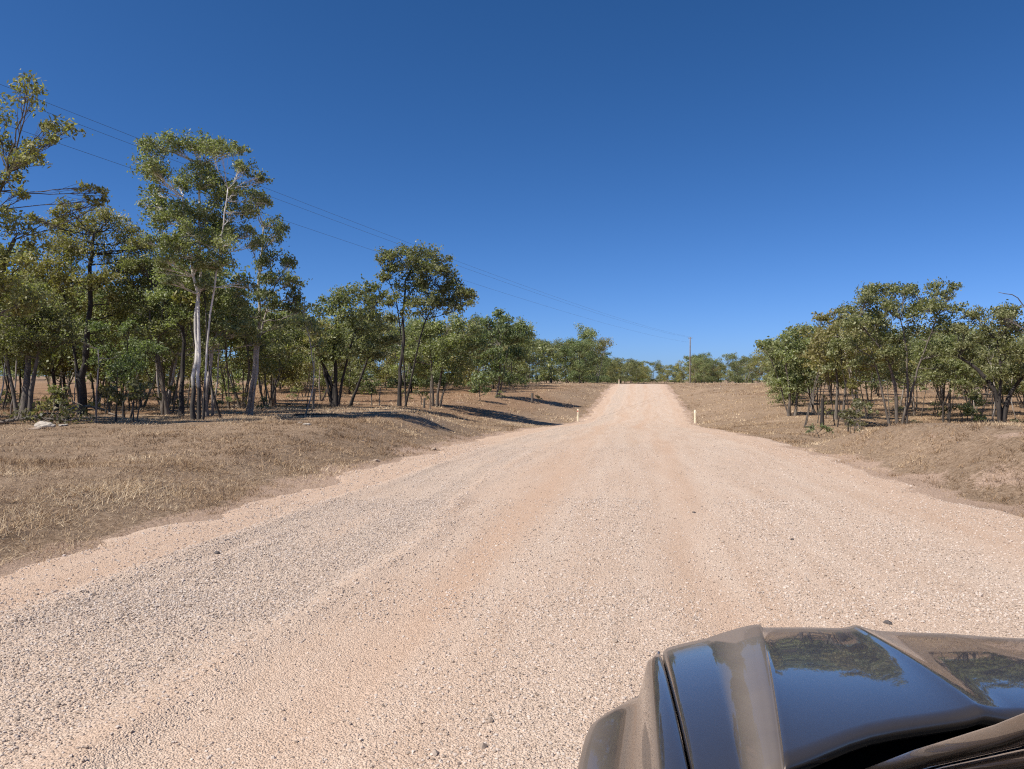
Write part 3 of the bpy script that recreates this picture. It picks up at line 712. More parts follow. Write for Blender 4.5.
PROT = [proto(300 + k, H, b_, l_, kd) for k, (H, b_, l_, kd) in enumerate([
    (8, BARK_DARK, LEAF, 'bushy'), (9, BARK_GREY, LEAF, 'tall'), (7, BARK_GREY, LEAF_YEL, 'bushy'), (8.5, BARK_PALE, LEAF, 'tall'), (7.5, BARK_DARK, LEAF_DARK, 'bushy'),
    (8, BARK_DARK, LEAF, 'tall'), (9, BARK_PALE, LEAF_YEL, 'tall'), (7, BARK_GREY, LEAF, 'bushy'), (8, BARK_GREY, LEAF_DARK, 'tall'), (7, BARK_GREY, LEAF, 'low'), (8, BARK_DARK, LEAF, 'low'), (6.5, BARK_GREY, LEAF_YEL, 'low'), (7.5, BARK_DARK, LEAF_DARK, 'low'), (7, BARK_PALE, LEAF, 'pole'), (6, BARK_GREY, LEAF_YEL, 'pole'), (7.5, BARK_DARK, LEAF, 'pole')])]
n_rep = 0
def put(x, y, H, label, group, k=None, name='gum_tree'):
    global n_rep
    me, mc, h0 = PROT[(int(rng.integers(0, 9)) if k is None else k)]
    s = H / h0
    root = empty(name, (x, y, float(ground_z(x, y)) - .05), rng.uniform(0, 6.28)); tag(root, label, 'tree', group)
    root.scale = (s * rng.uniform(.9, 1.15), s * rng.uniform(.9, 1.15), s)
    for nm, m in (('trunk', me), ('crown', mc)):
        o = bpy.data.objects.new(nm, m); col.objects.link(o); o.parent = root
    n_rep += 1
def zone(n, pxr, dr, Hr, label, group, seed, mind=2.6, cond=None, low=0.0):
    r = np.random.default_rng(seed); P = []; tries = 0
    while len(P) < n and tries < 8000:
        tries += 1
        d = math.sqrt(r.uniform(dr[0] ** 2, dr[1] ** 2)); px = r.uniform(*pxr); x = (px - 512) / FPX * d
        if XL(d) - x < (15 if d < 156 else 5) and x - XR(d) < 5: continue
        if cond and not cond(x, d, px): continue
        md = mind * (1 + d / 120)
        if any((x - a) ** 2 + (d - b_) ** 2 < md * md for a, b_ in P): continue
        P.append((x, d)); put(x, d, r.uniform(*Hr), label, group, int(r.integers(9, 13)) if r.uniform() < low else None)
    print('zone', label[:30], len(P))
zone(34, (-150, 290), (36, 60), (6, 9), 'mid-sized gum in the dappled woodland behind the front row under the wires', 'gums in the woodland under the wires', 401, 2.3)
zone(26, (-160, 340), (60, 100), (6.5, 9.5), 'gum deep in the woodland under the wires, red litter showing between trunks', 'gums deep in the woodland under the wires', 402, 3.2, low=.3)
zone(42, (270, 562), (92, 140), (8, 11), 'gum in the dense belt of trees beyond the bare red-brown slope', 'gums beyond the bare slope', 403, 2.6, low=.7)
zone(15, (512, 600), (158, 190), (9.5, 11.5), 'gum in the tree belt reaching the road crest', 'gums by the crest', 404, 2.0, lambda x, d, px: True, .8)
put(*G(584, 174)[:2], 13.2, 'tallest rounded gum at the end of the belt near the road crest', None, 10)
zone(60, (574, 712), (205, 320), (6.2, 8.8), 'small distant gum in the low line of trees beyond the road crest', 'distant gums beyond the crest', 405, 1.9, low=.9)
zone(6, (694, 713), (172, 200), (4.8, 6.2), 'gum in the rounded clump beside the tall power pole', 'gums beside the power pole', 406, 1.4, lambda x, d, px: x - XR(d) > 5, 1.0)
zone(16, (712, 775), (175, 300), (6, 8.5), 'distant gum on the low skyline between the pole clump and the timber above the bank', 'distant skyline gums', 407, 3, low=.8)
zone(18, (755, 805), (70, 130), (6, 8), 'gum running back along the edge of the timber above the bank, up the slope', 'gums along the timber above the bank edge', 408, 2.4, lambda x, d, px: px > 768 + (130 - d) * .32, .4)
zone(42, (800, 1130), (47, 95), (5.6, 8), 'gum in the shady woodland behind the biggest gum on the bank', 'gums in the woodland above the bank', 409, 2.4)
zone(20, (1060, 2000), (20, 48), (7, 10), 'gum in the part of the woodland past the end of the bank', 'gums past the end of the bank', 410, 4, lambda x, d, px: px > 1062 + 4.2 * FPX / d)
zone(14, (-1100, -170), (24, 60), (7, 11), 'gum in the part of the woodland nearer than the sparse-crowned tall gum', 'gums nearer than the front row', 413, 4)
def poles(n, pxr, dr, Hr, label, group, seed):
    r = np.random.default_rng(seed)
    for _ in range(n):
        d = r.uniform(*dr); px = r.uniform(*pxr); x = (px - 512) / FPX * d
        put(x, d, r.uniform(*Hr), label, group, int(r.integers(13, 16)), 'slender_sapling')
poles(30, (-40, 330), (30, 52), (4, 7.5), 'slender thin-trunked young gum between the bigger trunks under the wires', 'slender young gums under the wires', 501)
poles(24, (800, 1040), (44, 62), (3.5, 6.5), 'slender thin-trunked young gum between the bigger trunks above the bank', 'slender young gums above the bank', 502)
print('repeats', n_rep)

# the woodland beyond reads as one mass
def mass(n, seed):
    r = np.random.default_rng(seed); VV, FF, AA, nv = [], [], [], 0; TV, TF, tn = [], [], 0
    src = []
    for me, mc, h0 in PROT[9:13] + PROT[:2]:
        v = np.empty(len(mc.vertices) * 3, np.float32); mc.vertices.foreach_get('co', v); src.append((v.reshape(-1, 4, 3), h0))
    k = 0
    while k < n:
        d = r.uniform(100 ** 1.3, 460 ** 1.3) ** (1 / 1.3); px = r.uniform(-420, 1500); x = (px - 512) / FPX * d
        wl, wr = float(XL(d) - x), float(x - XR(d))
        if wl < 8 and wr < 8: continue
        if 560 < px < 775 and d < 240: continue
        if 250 < px <= 560 and d < 135: continue
        v, h0 = src[int(r.integers(0, len(src)))]; s_ = (r.uniform(6, 9) if r.uniform() < .5 else r.uniform(2.2, 4.5)) / h0
        a = r.uniform(0, 6.28); c_, s2 = math.cos(a), math.sin(a)
        q = v[r.permutation(len(v))[:420]]; ce = q.mean(1, keepdims=True); q = ce + (q - ce) * 2.6
        o = np.array([x, d, float(ground_z(x, d))])
        p = np.stack([q[..., 0] * c_ - q[..., 1] * s2, q[..., 0] * s2 + q[..., 1] * c_, q[..., 2]], -1) * s_ + o
        VV.append(p.reshape(-1, 3)); AA.append(np.repeat(r.uniform(0, .9, len(q)), 4)); k += 1
        t = np.array([[-.09, 0, -.2], [.09, 0, -.2], [.05, 0, h0 * .6], [-.05, 0, h0 * .6], [0, -.09, -.2], [0, .09, -.2], [0, .05, h0 * .6], [0, -.05, h0 * .6]]) * s_ + o
        VV.append(t); AA.append(np.full(8, -1.0))
    V = np.concatenate(VV)
    return V, np.arange(len(V)).reshape(-1, 4), np.concatenate(AA)
Vm, Fm, Am = mass(1100, 77)
wood = mesh_np('far_woodland', Vm, Fm, LEAF, None, True, {'var': np.clip(Am, 0, 1)})
tag(wood, 'continuous far woodland closing the view behind all nearer trees', 'woodland', kind='stuff')

# ------------------------------------------------------------------ the car beside the camera
HD = R(10.0); UC, V0 = 0.98, 0.40
def uv2w(u, v): return np.array([u * math.cos(HD) + v * math.sin(HD), -u * math.sin(HD) + v * math.cos(HD)])
cx, cy = uv2w(UC, V0)
CARZ = float(ZR(1.0)) + .06
car = empty('four_wheel_drive_car', (cx, cy, CARZ), -HD)
tag(car, 'dark bronze-brown four-wheel-drive car whose glossy bonnet juts into the view', 'car')
def cl(u, v, z): return (u - UC, v - V0, z - CARZ)

mp, nt, b = new_mat('bronze_paint')
fl = N(nt, 'ShaderNodeTexVoronoi', Scale=2600.0); nt.links.new(texco(nt), fl.inputs['Vector'])
sepf = nt.nodes.new('ShaderNodeSeparateColor'); nt.links.new(fl.outputs['Color'], sepf.inputs[0])
dust_sheen = noise(nt, texco(nt), 5, 5, .65)  # mottled dust film, also breaking up the painted sheen bands
nt.links.new(mix(nt, math_(nt, 'MULTIPLY', dust_sheen, .22), ramp(nt, sepf.outputs[0], [(0, (.085, .068, .055)), (1, (.135, .108, .088))]), (.30, .23, .17)), b.inputs['Base Color'])
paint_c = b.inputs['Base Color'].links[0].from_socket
df = math_(nt, 'MULTIPLY', attr(nt, 'dust_sheen'), math_(nt, 'ADD', .62, math_(nt, 'MULTIPLY', dust_sheen, .4)), True)
nt.links.new(mix(nt, df, paint_c, (.165, .134, .110)), b.inputs['Base Color'])  # masked bands take a pale tone standing in for reflected ground light
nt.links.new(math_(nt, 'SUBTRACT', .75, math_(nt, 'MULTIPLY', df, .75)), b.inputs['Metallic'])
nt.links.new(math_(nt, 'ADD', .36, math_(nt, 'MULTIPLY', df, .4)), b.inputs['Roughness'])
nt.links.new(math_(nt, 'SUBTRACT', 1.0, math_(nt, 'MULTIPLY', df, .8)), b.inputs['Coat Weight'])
b.inputs['Coat Roughness'].default_value = .025; b.inputs['Coat IOR'].default_value = 1.48
b.inputs['Specular IOR Level'].default_value = .5
def plain(name, c, rough=.5, metal=0, coat=0, spec=.5):
    m, nt, b = new_mat(name)
    n = noise(nt, texco(nt), 14, 4)
    nt.links.new(mix(nt, 1.0, c, ramp(nt, n, [(.3, (.8, .8, .8)), (.7, (1.15, 1.15, 1.15))]), 'MULTIPLY'), b.inputs['Base Color'])
    b.inputs['Roughness'].default_value = rough; b.inputs['Metallic'].default_value = metal; b.inputs['Coat Weight'].default_value = coat; b.inputs['Specular IOR Level'].default_value = spec
    return m
BLACK = plain('black_plastic', (.012, .012, .012), .75, spec=.2)
GAPM = plain('shut_line', (.006, .006, .006), 1.0, spec=.0)
RUB = plain('rubber', (.022, .021, .020), .85)
ALLOY = plain('alloy', (.45, .45, .46), .3, .9)
GLASS = plain('tinted_glass', (.010, .011, .012), .04, 0, 0, .6)
LENS = plain('headlight_lens', (.35, .36, .38), .06, .3, 1.0)
AMBER = plain('amber_lens', (.6, .2, .03), .2)

def lerp(a, b_, t): return a + (b_ - a) * t
def fcurve(front, rear, n=26, roll=True, drop=True):
    pw = 1.75 - .48 * float(smooth((front[0] - .36) / .12))
    """a line of the bonnet from the nose roll-over back to the cowl edge"""
    f = np.array(front); r_ = np.array(rear); P = []
    if roll:
        for dv, dz in ((.035, -.20), (.045, -.12), (.042, -.07), (.032, -.035), (.016, -.012)):
            P.append(f + np.array([0, dv, dz]))
    for t in np.linspace(0, 1, n):
        p = lerp(f, r_, t); p[2] = f[2] + (r_[2] - f[2]) * (1 - (1 - t) ** pw)
        P.append(p)
    if drop:
        for dv, dz in ((-.006, -.006), (-.008, -.02), (.03, -.045)):
            P.append(r_ + np.array([0, dv, dz]))
    return np.array(P)
feat = [  # (front, rear) in car coordinates, outside -> middle of the bonnet
    ((.062, 2.355, 1.062), (.102, 1.16, 1.180)),
    ((.075, 2.372, 1.072), (.112, 1.18, 1.186)),
    ((.13, 2.415, 1.076), (.135, 1.24, 1.186)),
    ((.200, 2.460, 1.080), (.168, 1.32, 1.187)),
    ((.228, 2.476, 1.086), (.180, 1.34, 1.193)),
    ((.320, 2.522, 1.104), (.222, 1.39, 1.211)),
    ((.366, 2.544, 1.108), (.243, 1.411, 1.214)),
    ((.384, 2.550, 1.106), (.253, 1.418, 1.212)),
    ((.390, 2.551, 1.098), (.258, 1.424, 1.203)),
    ((.430, 2.560, 1.097), (.310, 1.468, 1.203)),
    ((.540, 2.583, 1.096), (.450, 1.590, 1.202)),
    ((.630, 2.595, 1.095), (.610, 1.675, 1.201)),
    ((.668, 2.600, 1.099), (.675, 1.700, 1.205)),
    ((.690, 2.603, 1.106), (.705, 1.712, 1.210)),
    ((.704, 2.605, 1.104), (.722, 1.718, 1.208)),
    ((.760, 2.612, 1.089), (.775, 1.735, 1.198)),
    ((.860, 2.620, 1.086), (.870, 1.750, 1.198)),
    ((UC, 2.624, 1.088), (UC, 1.758, 1.201)),
]
half = [fcurve(f, r_ if f[0] < .3 else (r_[0] * .938 if r_[0] < .95 else r_[0], r_[1] * .938, r_[2] + (.024 if f[0] < .388 else .044))) for f, r_ in feat]
# refine across with a monotone spline so creases stay crisp but rounded
def refine(curves, k=3):
    C = np.array(curves); n = len(C); out = []
    for i in range(n - 1):
        for j in range(k):
            t = j / k
            m0 = (C[min(i + 1, n - 1)] - C[max(i - 1, 0)]) / 2; m1 = (C[min(i + 2, n - 1)] - C[i]) / 2
            d = C[i + 1] - C[i]
            m0 = np.where(m0 * d > 0, np.sign(d) * np.minimum(np.abs(m0), 2 * np.abs(d)), 0); m1 = np.where(m1 * d > 0, np.sign(d) * np.minimum(np.abs(m1), 2 * np.abs(d)), 0)
            out.append((2 * t**3 - 3 * t**2 + 1) * C[i] + (t**3 - 2 * t**2 + t) * m0 + (-2 * t**3 + 3 * t**2) * C[i + 1] + (t**3 - t**2) * m1)
    out.append(C[-1]); return out
half = refine(half)
mir = [np.column_stack([2 * UC - c[:, 0], c[:, 1], c[:, 2]]) for c in half[-2::-1]]
def edge_in(c, s):   # shut-line return under the panel
    a = c.copy(); a[:, 0] += s * .002; a[:, 2] -= .05; return a
full = [edge_in(half[0], 1)] + half + mir + [edge_in(mir[-1], -1)]
A = np.array(full)
V = np.array([cl(*p) for p in A.reshape(-1, 3)])
nrow, ncol = A.shape[:2]
sI = np.minimum(np.arange(nrow), nrow - 1 - np.arange(nrow))[:, None] - 1.0        # feature index from the outer edge, x3
cI = np.arange(ncol)[None, :]
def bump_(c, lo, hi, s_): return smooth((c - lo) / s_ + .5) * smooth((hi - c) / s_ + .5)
ds = bump_(sI, 12.2, 21.8, 4.5) * (cI >= 0) + .85 * bump_(sI, 42.5, 45.5, 2.5) * smooth((24 - cI) / 14.0)  # pale reflected light painted along the bonnet ridges
ds = np.maximum(ds, .95 * smooth((8.6 - cI) / 2.0) * (sI > -2))  # same painted reflection over the nose roll
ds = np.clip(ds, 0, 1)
bon = mesh_np('bonnet', V, grid_faces(A.shape[0], A.shape[1], True), mp, car, True, {'dust_sheen': ds.ravel()})

def fender(side):
    vs = np.concatenate([np.linspace(2.375, 2.30, 6), np.linspace(2.27, 1.1, 34)])
    rows = []
    for v in vs:
        t = np.clip((2.355 - v) / (2.355 - 1.16), 0, 1); tz = 1 - (1 - t) ** 1.75
        ug = lerp(.062, .102, t) - .007; zg = lerp(1.062, 1.180, tz) - .001
        nose = smooth((2.40 - v) / .10); k = float(nose)
        uc_ = lerp(.016, .036, t) + (1 - k) * .03; zc = zg - .010 - (1 - k) * .012
        fb = math.exp(-(abs(v - 1.86) / .66) ** 4)                       # wheel-arch flare
        if v > 2.1: fb *= float(lerp(.0, 1, smooth((2.45 - v) / .21)))
        uf = -.165 * fb
        prof = [(ug + .001, zg - .06), (ug, zg - .002), (ug - .006, zg), ((ug + uc_) / 2, zg - .001), (uc_ + .008, zc), (uc_, zc - .006), (uc_ - .004, zc - .016),
                (uc_ - .008 - .01 * fb, zc - .06), (uc_ - .012 - .025 * fb, zc - .12), (lerp(uc_ - .015, uf, .55), .92), (lerp(uc_ - .02, uf, .85), .895), (uf - .004, .875), (uf - .010, .85), (uf - .008, .81), (uf + .02, .775), (uf + .12, .77)]
        rows.append([cl(u if side < 0 else 2 * UC - u, v, z) for u, z in prof])
    Q = np.array(rows)
    dw = np.zeros(Q.shape[:2]); dw[:, 10:] = .75; dw[:, 9] = .35; dw[:, 5:7] = .6; dw[:3, :] = np.maximum(dw[:3, :], .6)  # pale reflected light painted on flare, crease and front rows
    o = mesh_np('front_wing', Q.reshape(-1, 3), grid_faces(Q.shape[0], Q.shape[1], side > 0), mp, car, True, {'dust_sheen': dw.ravel()})
    return o
for sd in (-1, 1): fender(sd)

# black cowl behind the bonnet, with the wiper arms
cow = []
for u in np.linspace(.12, 2 * UC - .12, 15):
    bow = 1 - ((u - UC) / (UC - .12)) ** 2
    cow.append([cl(u, lerp(1.28, 1.80, bow ** .6), 1.135), cl(u, lerp(1.0, 1.42, bow ** .6), 1.15), cl(u, lerp(.95, 1.35, bow ** .6), 1.20)])
Q = np.array(cow); mesh_np('cowl', Q.reshape(-1, 3), grid_faces(15, 3), BLACK, car)
for u in (.72, 1.30):
    tb = Tubes(); tb.add([cl(u, 1.44, 1.17), cl(u + .2, 1.38, 1.20), cl(u + .42, 1.34, 1.215)], [.008, .007, .006], 6); tb.build('wiper', BLACK, car)

# windscreen, roof, pillars, side glass, doors, tail
zs = lambda t: lerp(1.215, 1.80, t)
def ws(u, t):
    bow = 1 - ((u - UC) / (UC - .36)) ** 2
    return (lerp(u, UC + (u - UC) * .97, t), lerp(1.30 + .16 * bow, .44 + .08 * bow, t), zs(t))
Q = np.array([[cl(*ws(u, t)) for t in np.linspace(0, 1, 8)] for u in np.linspace(.375, 2 * UC - .375, 15)])
mesh_np('windscreen', Q.reshape(-1, 3), grid_faces(15, 8), GLASS, car)
def bar(pts, w, h, name, mat, tw=(1, 0, 0)):
    """rounded rectangular section swept along pts; w across, h normal to the glass"""
    P = np.array(pts, float); T = np.gradient(P, axis=0); T /= np.linalg.norm(T, axis=1)[:, None]
    X = np.array(tw, float); rows = []
    for p, t in zip(P, T):
        x = X - t * (X @ t); x /= np.linalg.norm(x); y = np.cross(t, x)
        ring = []
        for k in range(16):
            a = k * 2 * np.pi / 16; ca, sa = np.cos(a), np.sin(a)
            ring.append(p + x * w * np.sign(ca) * abs(ca) ** .5 + y * h * np.sign(sa) * abs(sa) ** .5)
        ring.append(ring[0]); rows.append(ring)
    Q = np.array(rows); V = np.array([cl(*q) for q in Q.reshape(-1, 3)])
    return mesh_np(name, V, grid_faces(Q.shape[0], 17), mat, car)
for sd in (-1, 1):
    mx = (lambda u: u) if sd < 0 else (lambda u: 2 * UC - u)
    pa = [(.398, 1.50, 1.125), (.374, 1.295, 1.262), (.364, 1.05, 1.41), (.355, .80, 1.556), (.362, .52, 1.74), (.40, .30, 1.82)]
    bar([(mx(u), v, z) for u, v, z in pa], .014, .010, 'windscreen_pillar', mp)
    pb = [(u + .032, v - .012, z - .012) for u, v, z in pa]
    bar([(mx(u), v, z) for u, v, z in pb], .015, .009, 'pillar_trim', mp)
rows = []
for u in np.linspace(.37, 2 * UC - .37, 13):
    e = abs(u - UC) / (UC - .37); dz = -.045 * e ** 4
    rows.append([cl(u, v, 1.83 + dz + dz2) for v, dz2 in ((.52, -.02), (.35, .0), (-.4, .02), (-1.3, .01), (-2.0, -.02), (-2.15, -.07))])
Q = np.array(rows); mesh_np('roof', Q.reshape(-1, 3), grid_faces(13, 6), mp, car)
for sd in (-1, 1):
    mx = (lambda u: u) if sd < 0 else (lambda u: 2 * UC - u)
    fl_ = sd > 0
    # lower body side with a shoulder, from the wing back to the tail
    rows = []
    for v in np.linspace(1.10, -2.25, 30):
        arch = math.exp(-(abs(v + 1.05) / .5) ** 4) * .12
        prof = [(.34, 1.205), (.20, 1.195), (.07, 1.175), (.03, 1.15), (.012, 1.05), (.0 - arch * .6, .90), (.0 - arch, .80), (.01 - arch, .76), (.03, .62), (.06, .48), (.14, .42)]
        rows.append([cl(mx(u), v, z) for u, z in prof])
    Q = np.array(rows); mesh_np('body_side', Q.reshape(-1, 3), grid_faces(Q.shape[0], Q.shape[1], fl_), mp, car)
    for v0, v1 in ((.74, -.34), (-.40, -1.25), (-1.33, -2.05)):
        lean = lambda v, z: v + max(0, (z - 1.25)) * 0
        rows = [[cl(mx(lerp(.352, .372, t)), min(v, v0 - (.52 * t if v0 > .5 and v == v0 else 0)), lerp(1.215, 1.775, t)) for t in np.linspace(0, 1, 5)] for v in np.linspace(v0, v1, 6)]
        Q = np.array(rows); mesh_np('side_window', Q.reshape(-1, 3), grid_faces(6, 5, fl_), GLASS, car)
    for v in (-.37, -1.29, -2.1): bar([(mx(.356), v, 1.20), (mx(.370), v, 1.80)], .014, .03, 'door_pillar', mp)
    for v in (-.10, -1.0):
        h_ = bar([(mx(-.012), v - .09, 1.04), (mx(-.03), v - .05, 1.045), (mx(-.03), v + .05, 1.045), (mx(-.012), v + .09, 1.04)], .012, .012, 'door_handle', mp, (0, 0, 1))
    m_ = bar([(mx(.02), .86, 1.18), (mx(-.06), .88, 1.20), (mx(-.10), .88, 1.22)], .02, .02, 'mirror_arm', BLACK, (0, 0, 1))
    hs = bar([(mx(-.08), .89, 1.225), (mx(-.11), .90, 1.225), (mx(-.20), .89, 1.225), (mx(-.23), .88, 1.225)], .085, .05, 'side_mirror', mp, (0, 0, 1))
# tail
Q = np.array([[cl(UC + u * w_, v, z) for v, z, w_ in ((-2.13, 1.77, .60), (-2.22, 1.25, .62), (-2.24, 1.19, .82), (-2.26, 1.15, .95), (-2.27, .8, .97), (-2.26, .45, .86))] for u in np.linspace(-1, 1, 9)])
mesh_np('tailgate', Q.reshape(-1, 3), grid_faces(9, 6), mp, car)
# nose: grille, lamps, bumper
Q = np.array([[cl(u, 2.44 + .17 * (1 - ((u - UC) / .85) ** 2), z) for z in (1.03, .95, .86, .78)] for u in np.linspace(.34, 2 * UC - .34, 13)])
mesh_np('grille', Q.reshape(-1, 3), grid_faces(13, 4), BLACK, car)
for k, z in enumerate((.98, .91, .84)):
    bar([(u, 2.46 + .17 * (1 - ((u - UC) / .85) ** 2), z) for u in np.linspace(.36, 2 * UC - .36, 9)], .012, .016, 'grille_slat', ALLOY, (0, 0, 1))
for sd in (-1, 1):
    mx = (lambda u: u) if sd < 0 else (lambda u: 2 * UC - u)
    Q = np.array([[cl(mx(u), v - b_ * .0 + (0.03 if 0 < j < 3 else 0), z) for j, (b_, z) in enumerate(((0, 1.035), (0, .99), (0, .90), (0, .85)))] for u, v in ((.06, 2.33), (.14, 2.40), (.24, 2.455), (.35, 2.50))])
    hl = mesh_np('headlight', Q.reshape(-1, 3), grid_faces(4, 4, sd < 0), LENS, car)
bp = [( -.05, 2.05), (-.045, 2.20), (-.01, 2.34), (.08, 2.47), (.30, 2.60), (.62, 2.69), (UC, 2.715)]
bp = bp + [(2 * UC - u, v) for u, v in bp[-2::-1]]
Q = np.array([[cl(u, v, z) if k else cl(UC + (u - UC) * .95, v - .10, z) for k, z in enumerate((.82, .80, .72, .60, .47))] for u, v in bp])
mesh_np('front_bumper', Q.reshape(-1, 3), grid_faces(len(bp), 5), mp, car)
# wheels: tyre > rim
def lathe(prof, n=40):
    rows = [[(x, r_ * math.cos(a), r_ * math.sin(a)) for a in np.linspace(0, 2 * np.pi, n + 1)] for x, r_ in prof]
    return np.array(rows)
ty = lathe([(-.11, .24), (-.125, .30), (-.115, .365), (-.09, .385), (.09, .385), (.115, .365), (.125, .30), (.11, .24)])
ri = lathe([(-.10, .245), (-.105, .235), (-.07, .21), (-.05, .10), (-.075, .06), (-.08, .001)])
for u in (.03, 2 * UC - .03):
    for v in (1.86, -1.05):
        wo_ = empty('wheel', (0, 0, 0)); wo_.parent = car; wo_.location = cl(u, v, CARZ + .385)
        o = mesh_np('tyre', ty.reshape(-1, 3), grid_faces(*ty.shape[:2]), RUB, wo_)
        q = ri.copy()
        if u > UC: q[..., 0] *= -1
        mesh_np('rim', q.reshape(-1, 3), grid_faces(*ri.shape[:2], u > UC), ALLOY, wo_)
# underbody so that no light leaks through
Q = np.array([[cl(u, v, .50) for v in (2.3, 0, -2.2)] for u in (.1, UC, 2 * UC - .1)])
mesh_np('underbody', Q.reshape(-1, 3), grid_faces(3, 3), BLACK, car)
Q = np.array([[cl(u, v, 1.02) for v in (2.35, 1.8, 1.0)] for u in (.08, UC, 2 * UC - .08)])
mesh_np('engine_bay', Q.reshape(-1, 3), grid_faces(3, 3), BLACK, car)

# ------------------------------------------------------------------ power line
PB = G(690, 169); PB[2] = float(ground_z(PB[0], PB[1]))
PA = np.array([-22.0, 14.0, 0]); PA[2] = float(ground_z(PA[0], PA[1]))
def pole(base, H, label):
    r = empty('power_pole', base); tag(r, label, 'power pole', 'poles of the overhead line')
    tb = Tubes(); tb.add([(0, 0, -.4), (.02, 0, H * .5), (.05, 0, H)], [.17, .14, .11], 10); tb.build('pole', WOOD, r)
    dr = np.array([PB[0] - PA[0], PB[1] - PA[1], 0]); dr /= np.linalg.norm(dr); pr = np.array([dr[1], -dr[0], 0])
    tb = Tubes(); c = np.array([.05, 0, H - .25]); tb.add([c - pr * .45, c, c + pr * .45], [.05, .05, .05], 6); tb.build('crossarm', WOOD, r)
    ins = []
    for k in (-.42, .42):
        tb = Tubes(); q = c + pr * k; tb.add([q, q + (0, 0, .08), q + (0, 0, .18)], [.03, .05, .03], 8); tb.build('insulator', plain('porcelain', (.35, .3, .27), .3), r)
        ins.append(base + q + np.array([0, 0, .2]))
    ins.append(base + np.array([.2, 0, H - 1.25]))
    return ins
ia = pole(PA, 12.0, 'grey timber power pole hidden among the trees at the near end of the wires')
ib = pole(PB, 10.6, 'tall bare timber power pole standing beside the road crest')
WIRE = plain('aluminium_wire', (.12, .12, .125), .5, .4)
for k, lab in enumerate(('thin overhead wire, lower of the close upper pair', 'thin overhead wire, topmost of the close upper pair', 'single lower overhead wire hanging well below the close pair')):
    t = np.linspace(0, 1, 60)[:, None]; P = ia[k] * (1 - t) + ib[k] * t; P[:, 2] -= (4 * 1.25 * t * (1 - t))[:, 0]
    tb = Tubes(); tb.add(P, .0065, 5); o = tb.build('power_line', WIRE); tag(o, lab, 'power line', 'overhead power lines')
PC = G(725, 400)
o = Tubes(); o.add([PC + (0, 0, -.5), PC + (0, 0, 5), PC + (0, 0, 10.5)], [.17, .14, .12], 8); o = o.build('power_pole', WOOD)
tag(o, 'tiny distant power pole on the skyline past the rounded tree clump', 'power pole', 'poles of the overhead line')

# ------------------------------------------------------------------ roadside guide posts
PW = plain('white_post_paint', (.74, .64, .45), .6)
RED = plain('red_reflector', (.5, .02, .02), .3)
WHT = plain('clear_reflector', (.75, .75, .72), .25)
def guide_post(px, d, H, label, refl, lean=0):
    base = G(px, d)
    r = empty('guide_post', base, -.7); tag(r, label, 'guide post', 'guide posts along the road')
    r.rotation_euler = (lean, lean * .5, -.7)
    w, t = .085, .04; V = []
    for z, s_ in ((-.25, 1), (H - .03, 1), (H, .6)):
        V += [(-w * s_, -t * s_, z), (w * s_, -t * s_, z), (w * s_, t * s_, z), (-w * s_, t * s_, z)]
    F = [(0, 3, 2, 1), (8, 9, 10, 11)]
    for q in (0, 4):
        for i in range(4): F.append((q + i, q + (i + 1) % 4, q + 4 + (i + 1) % 4, q + 4 + i))
    mesh_py('post', V, F, PW, r, False)
    V = [(x * .05, y, z) for y in (-t - .008, -t + .002) for x, z in ((-1, H - .26), (1, H - .26), (1, H - .14), (-1, H - .14))]
    F = [(0, 1, 2, 3), (4, 7, 6, 5), (0, 4, 5, 1), (1, 5, 6, 2), (2, 6, 7, 3), (3, 7, 4, 0)]
    mesh_py('reflector', V, F, refl, r, False)
guide_post(578, 69, 1.15, 'cream guide post on the road edge below the wires at the foot of the rise', RED, .01)
guide_post(695, 66.5, 1.2, 'cream guide post at the foot of the rise, on the power pole side', WHT, -.02)
guide_post(619, 146, 1.0, 'tiny far guide post at the top of the rise', RED)

# ------------------------------------------------------------------ rocks, fallen wood, stumps
def rock(px, d, s_, seed, label, m, sq=(1, .7, .5), name='rock', group=None, up=0):
    r = np.random.default_rng(seed)
    import bmesh
    bm = bmesh.new(); bmesh.ops.create_icosphere(bm, subdivisions=3, radius=1)
    for v in bm.verts:
        c = np.array(v.co); f = 1 + .75 * fbm(c[0] * 1.7 + seed, c[1] * 1.7 + c[2] * 1.3, seed, 2) + .45 * fbm(c[0] * 5 + c[2] * 4, c[1] * 5, seed + 3, 2)
        v.co = Vector(c * float(f) * np.array(sq) * s_)
    me = bpy.data.meshes.new(name); bm.to_mesh(me); bm.free()
    me.materials.append(m)
    for p in me.polygons: p.use_smooth = False
    o = bpy.data.objects.new(name, me); col.objects.link(o)
    b_ = G(px, d); 
    if XL(d) < b_[0] < XR(d): b_[2] = float(road_z(b_[0], b_[1]))
    o.location = b_ + np.array([0, 0, s_ * sq[2] * .3 + up]); o.rotation_euler = (0, 0, r.uniform(0, 6))
    tag(o, label, 'rock', group); return o
PALE = bark_mat('pale_rock', (.30, .25, .195), (.56, .49, .405)); DARKR = bark_mat('dark_rock', (.05, .042, .04), (.13, .11, .10)); TANR = bark_mat('tan_rock', (.28, .20, .14), (.46, .36, .27))
rock(46, 24.2, .26, 1, 'cream rock under the fallen leafy branch', PALE, (1.2, .7, .55))
rock(63, 24.4, .15, 2, 'flat pale rock between the cream rock and the fallen leaves', PALE, (1.3, .8, .3))
rock(36, 23.4, .17, 3, 'pinkish slab of rock half buried in grass below the cream rock', TANR, (1.5, .9, .22))
rock(217, 8.6, .038, 4, 'dark stone lying alone on the sandy road margin', DARKR, (1, .8, .6))
rock(300, 26, .10, 5, 'white stone in the grass at the edge of the tree shade', PALE)
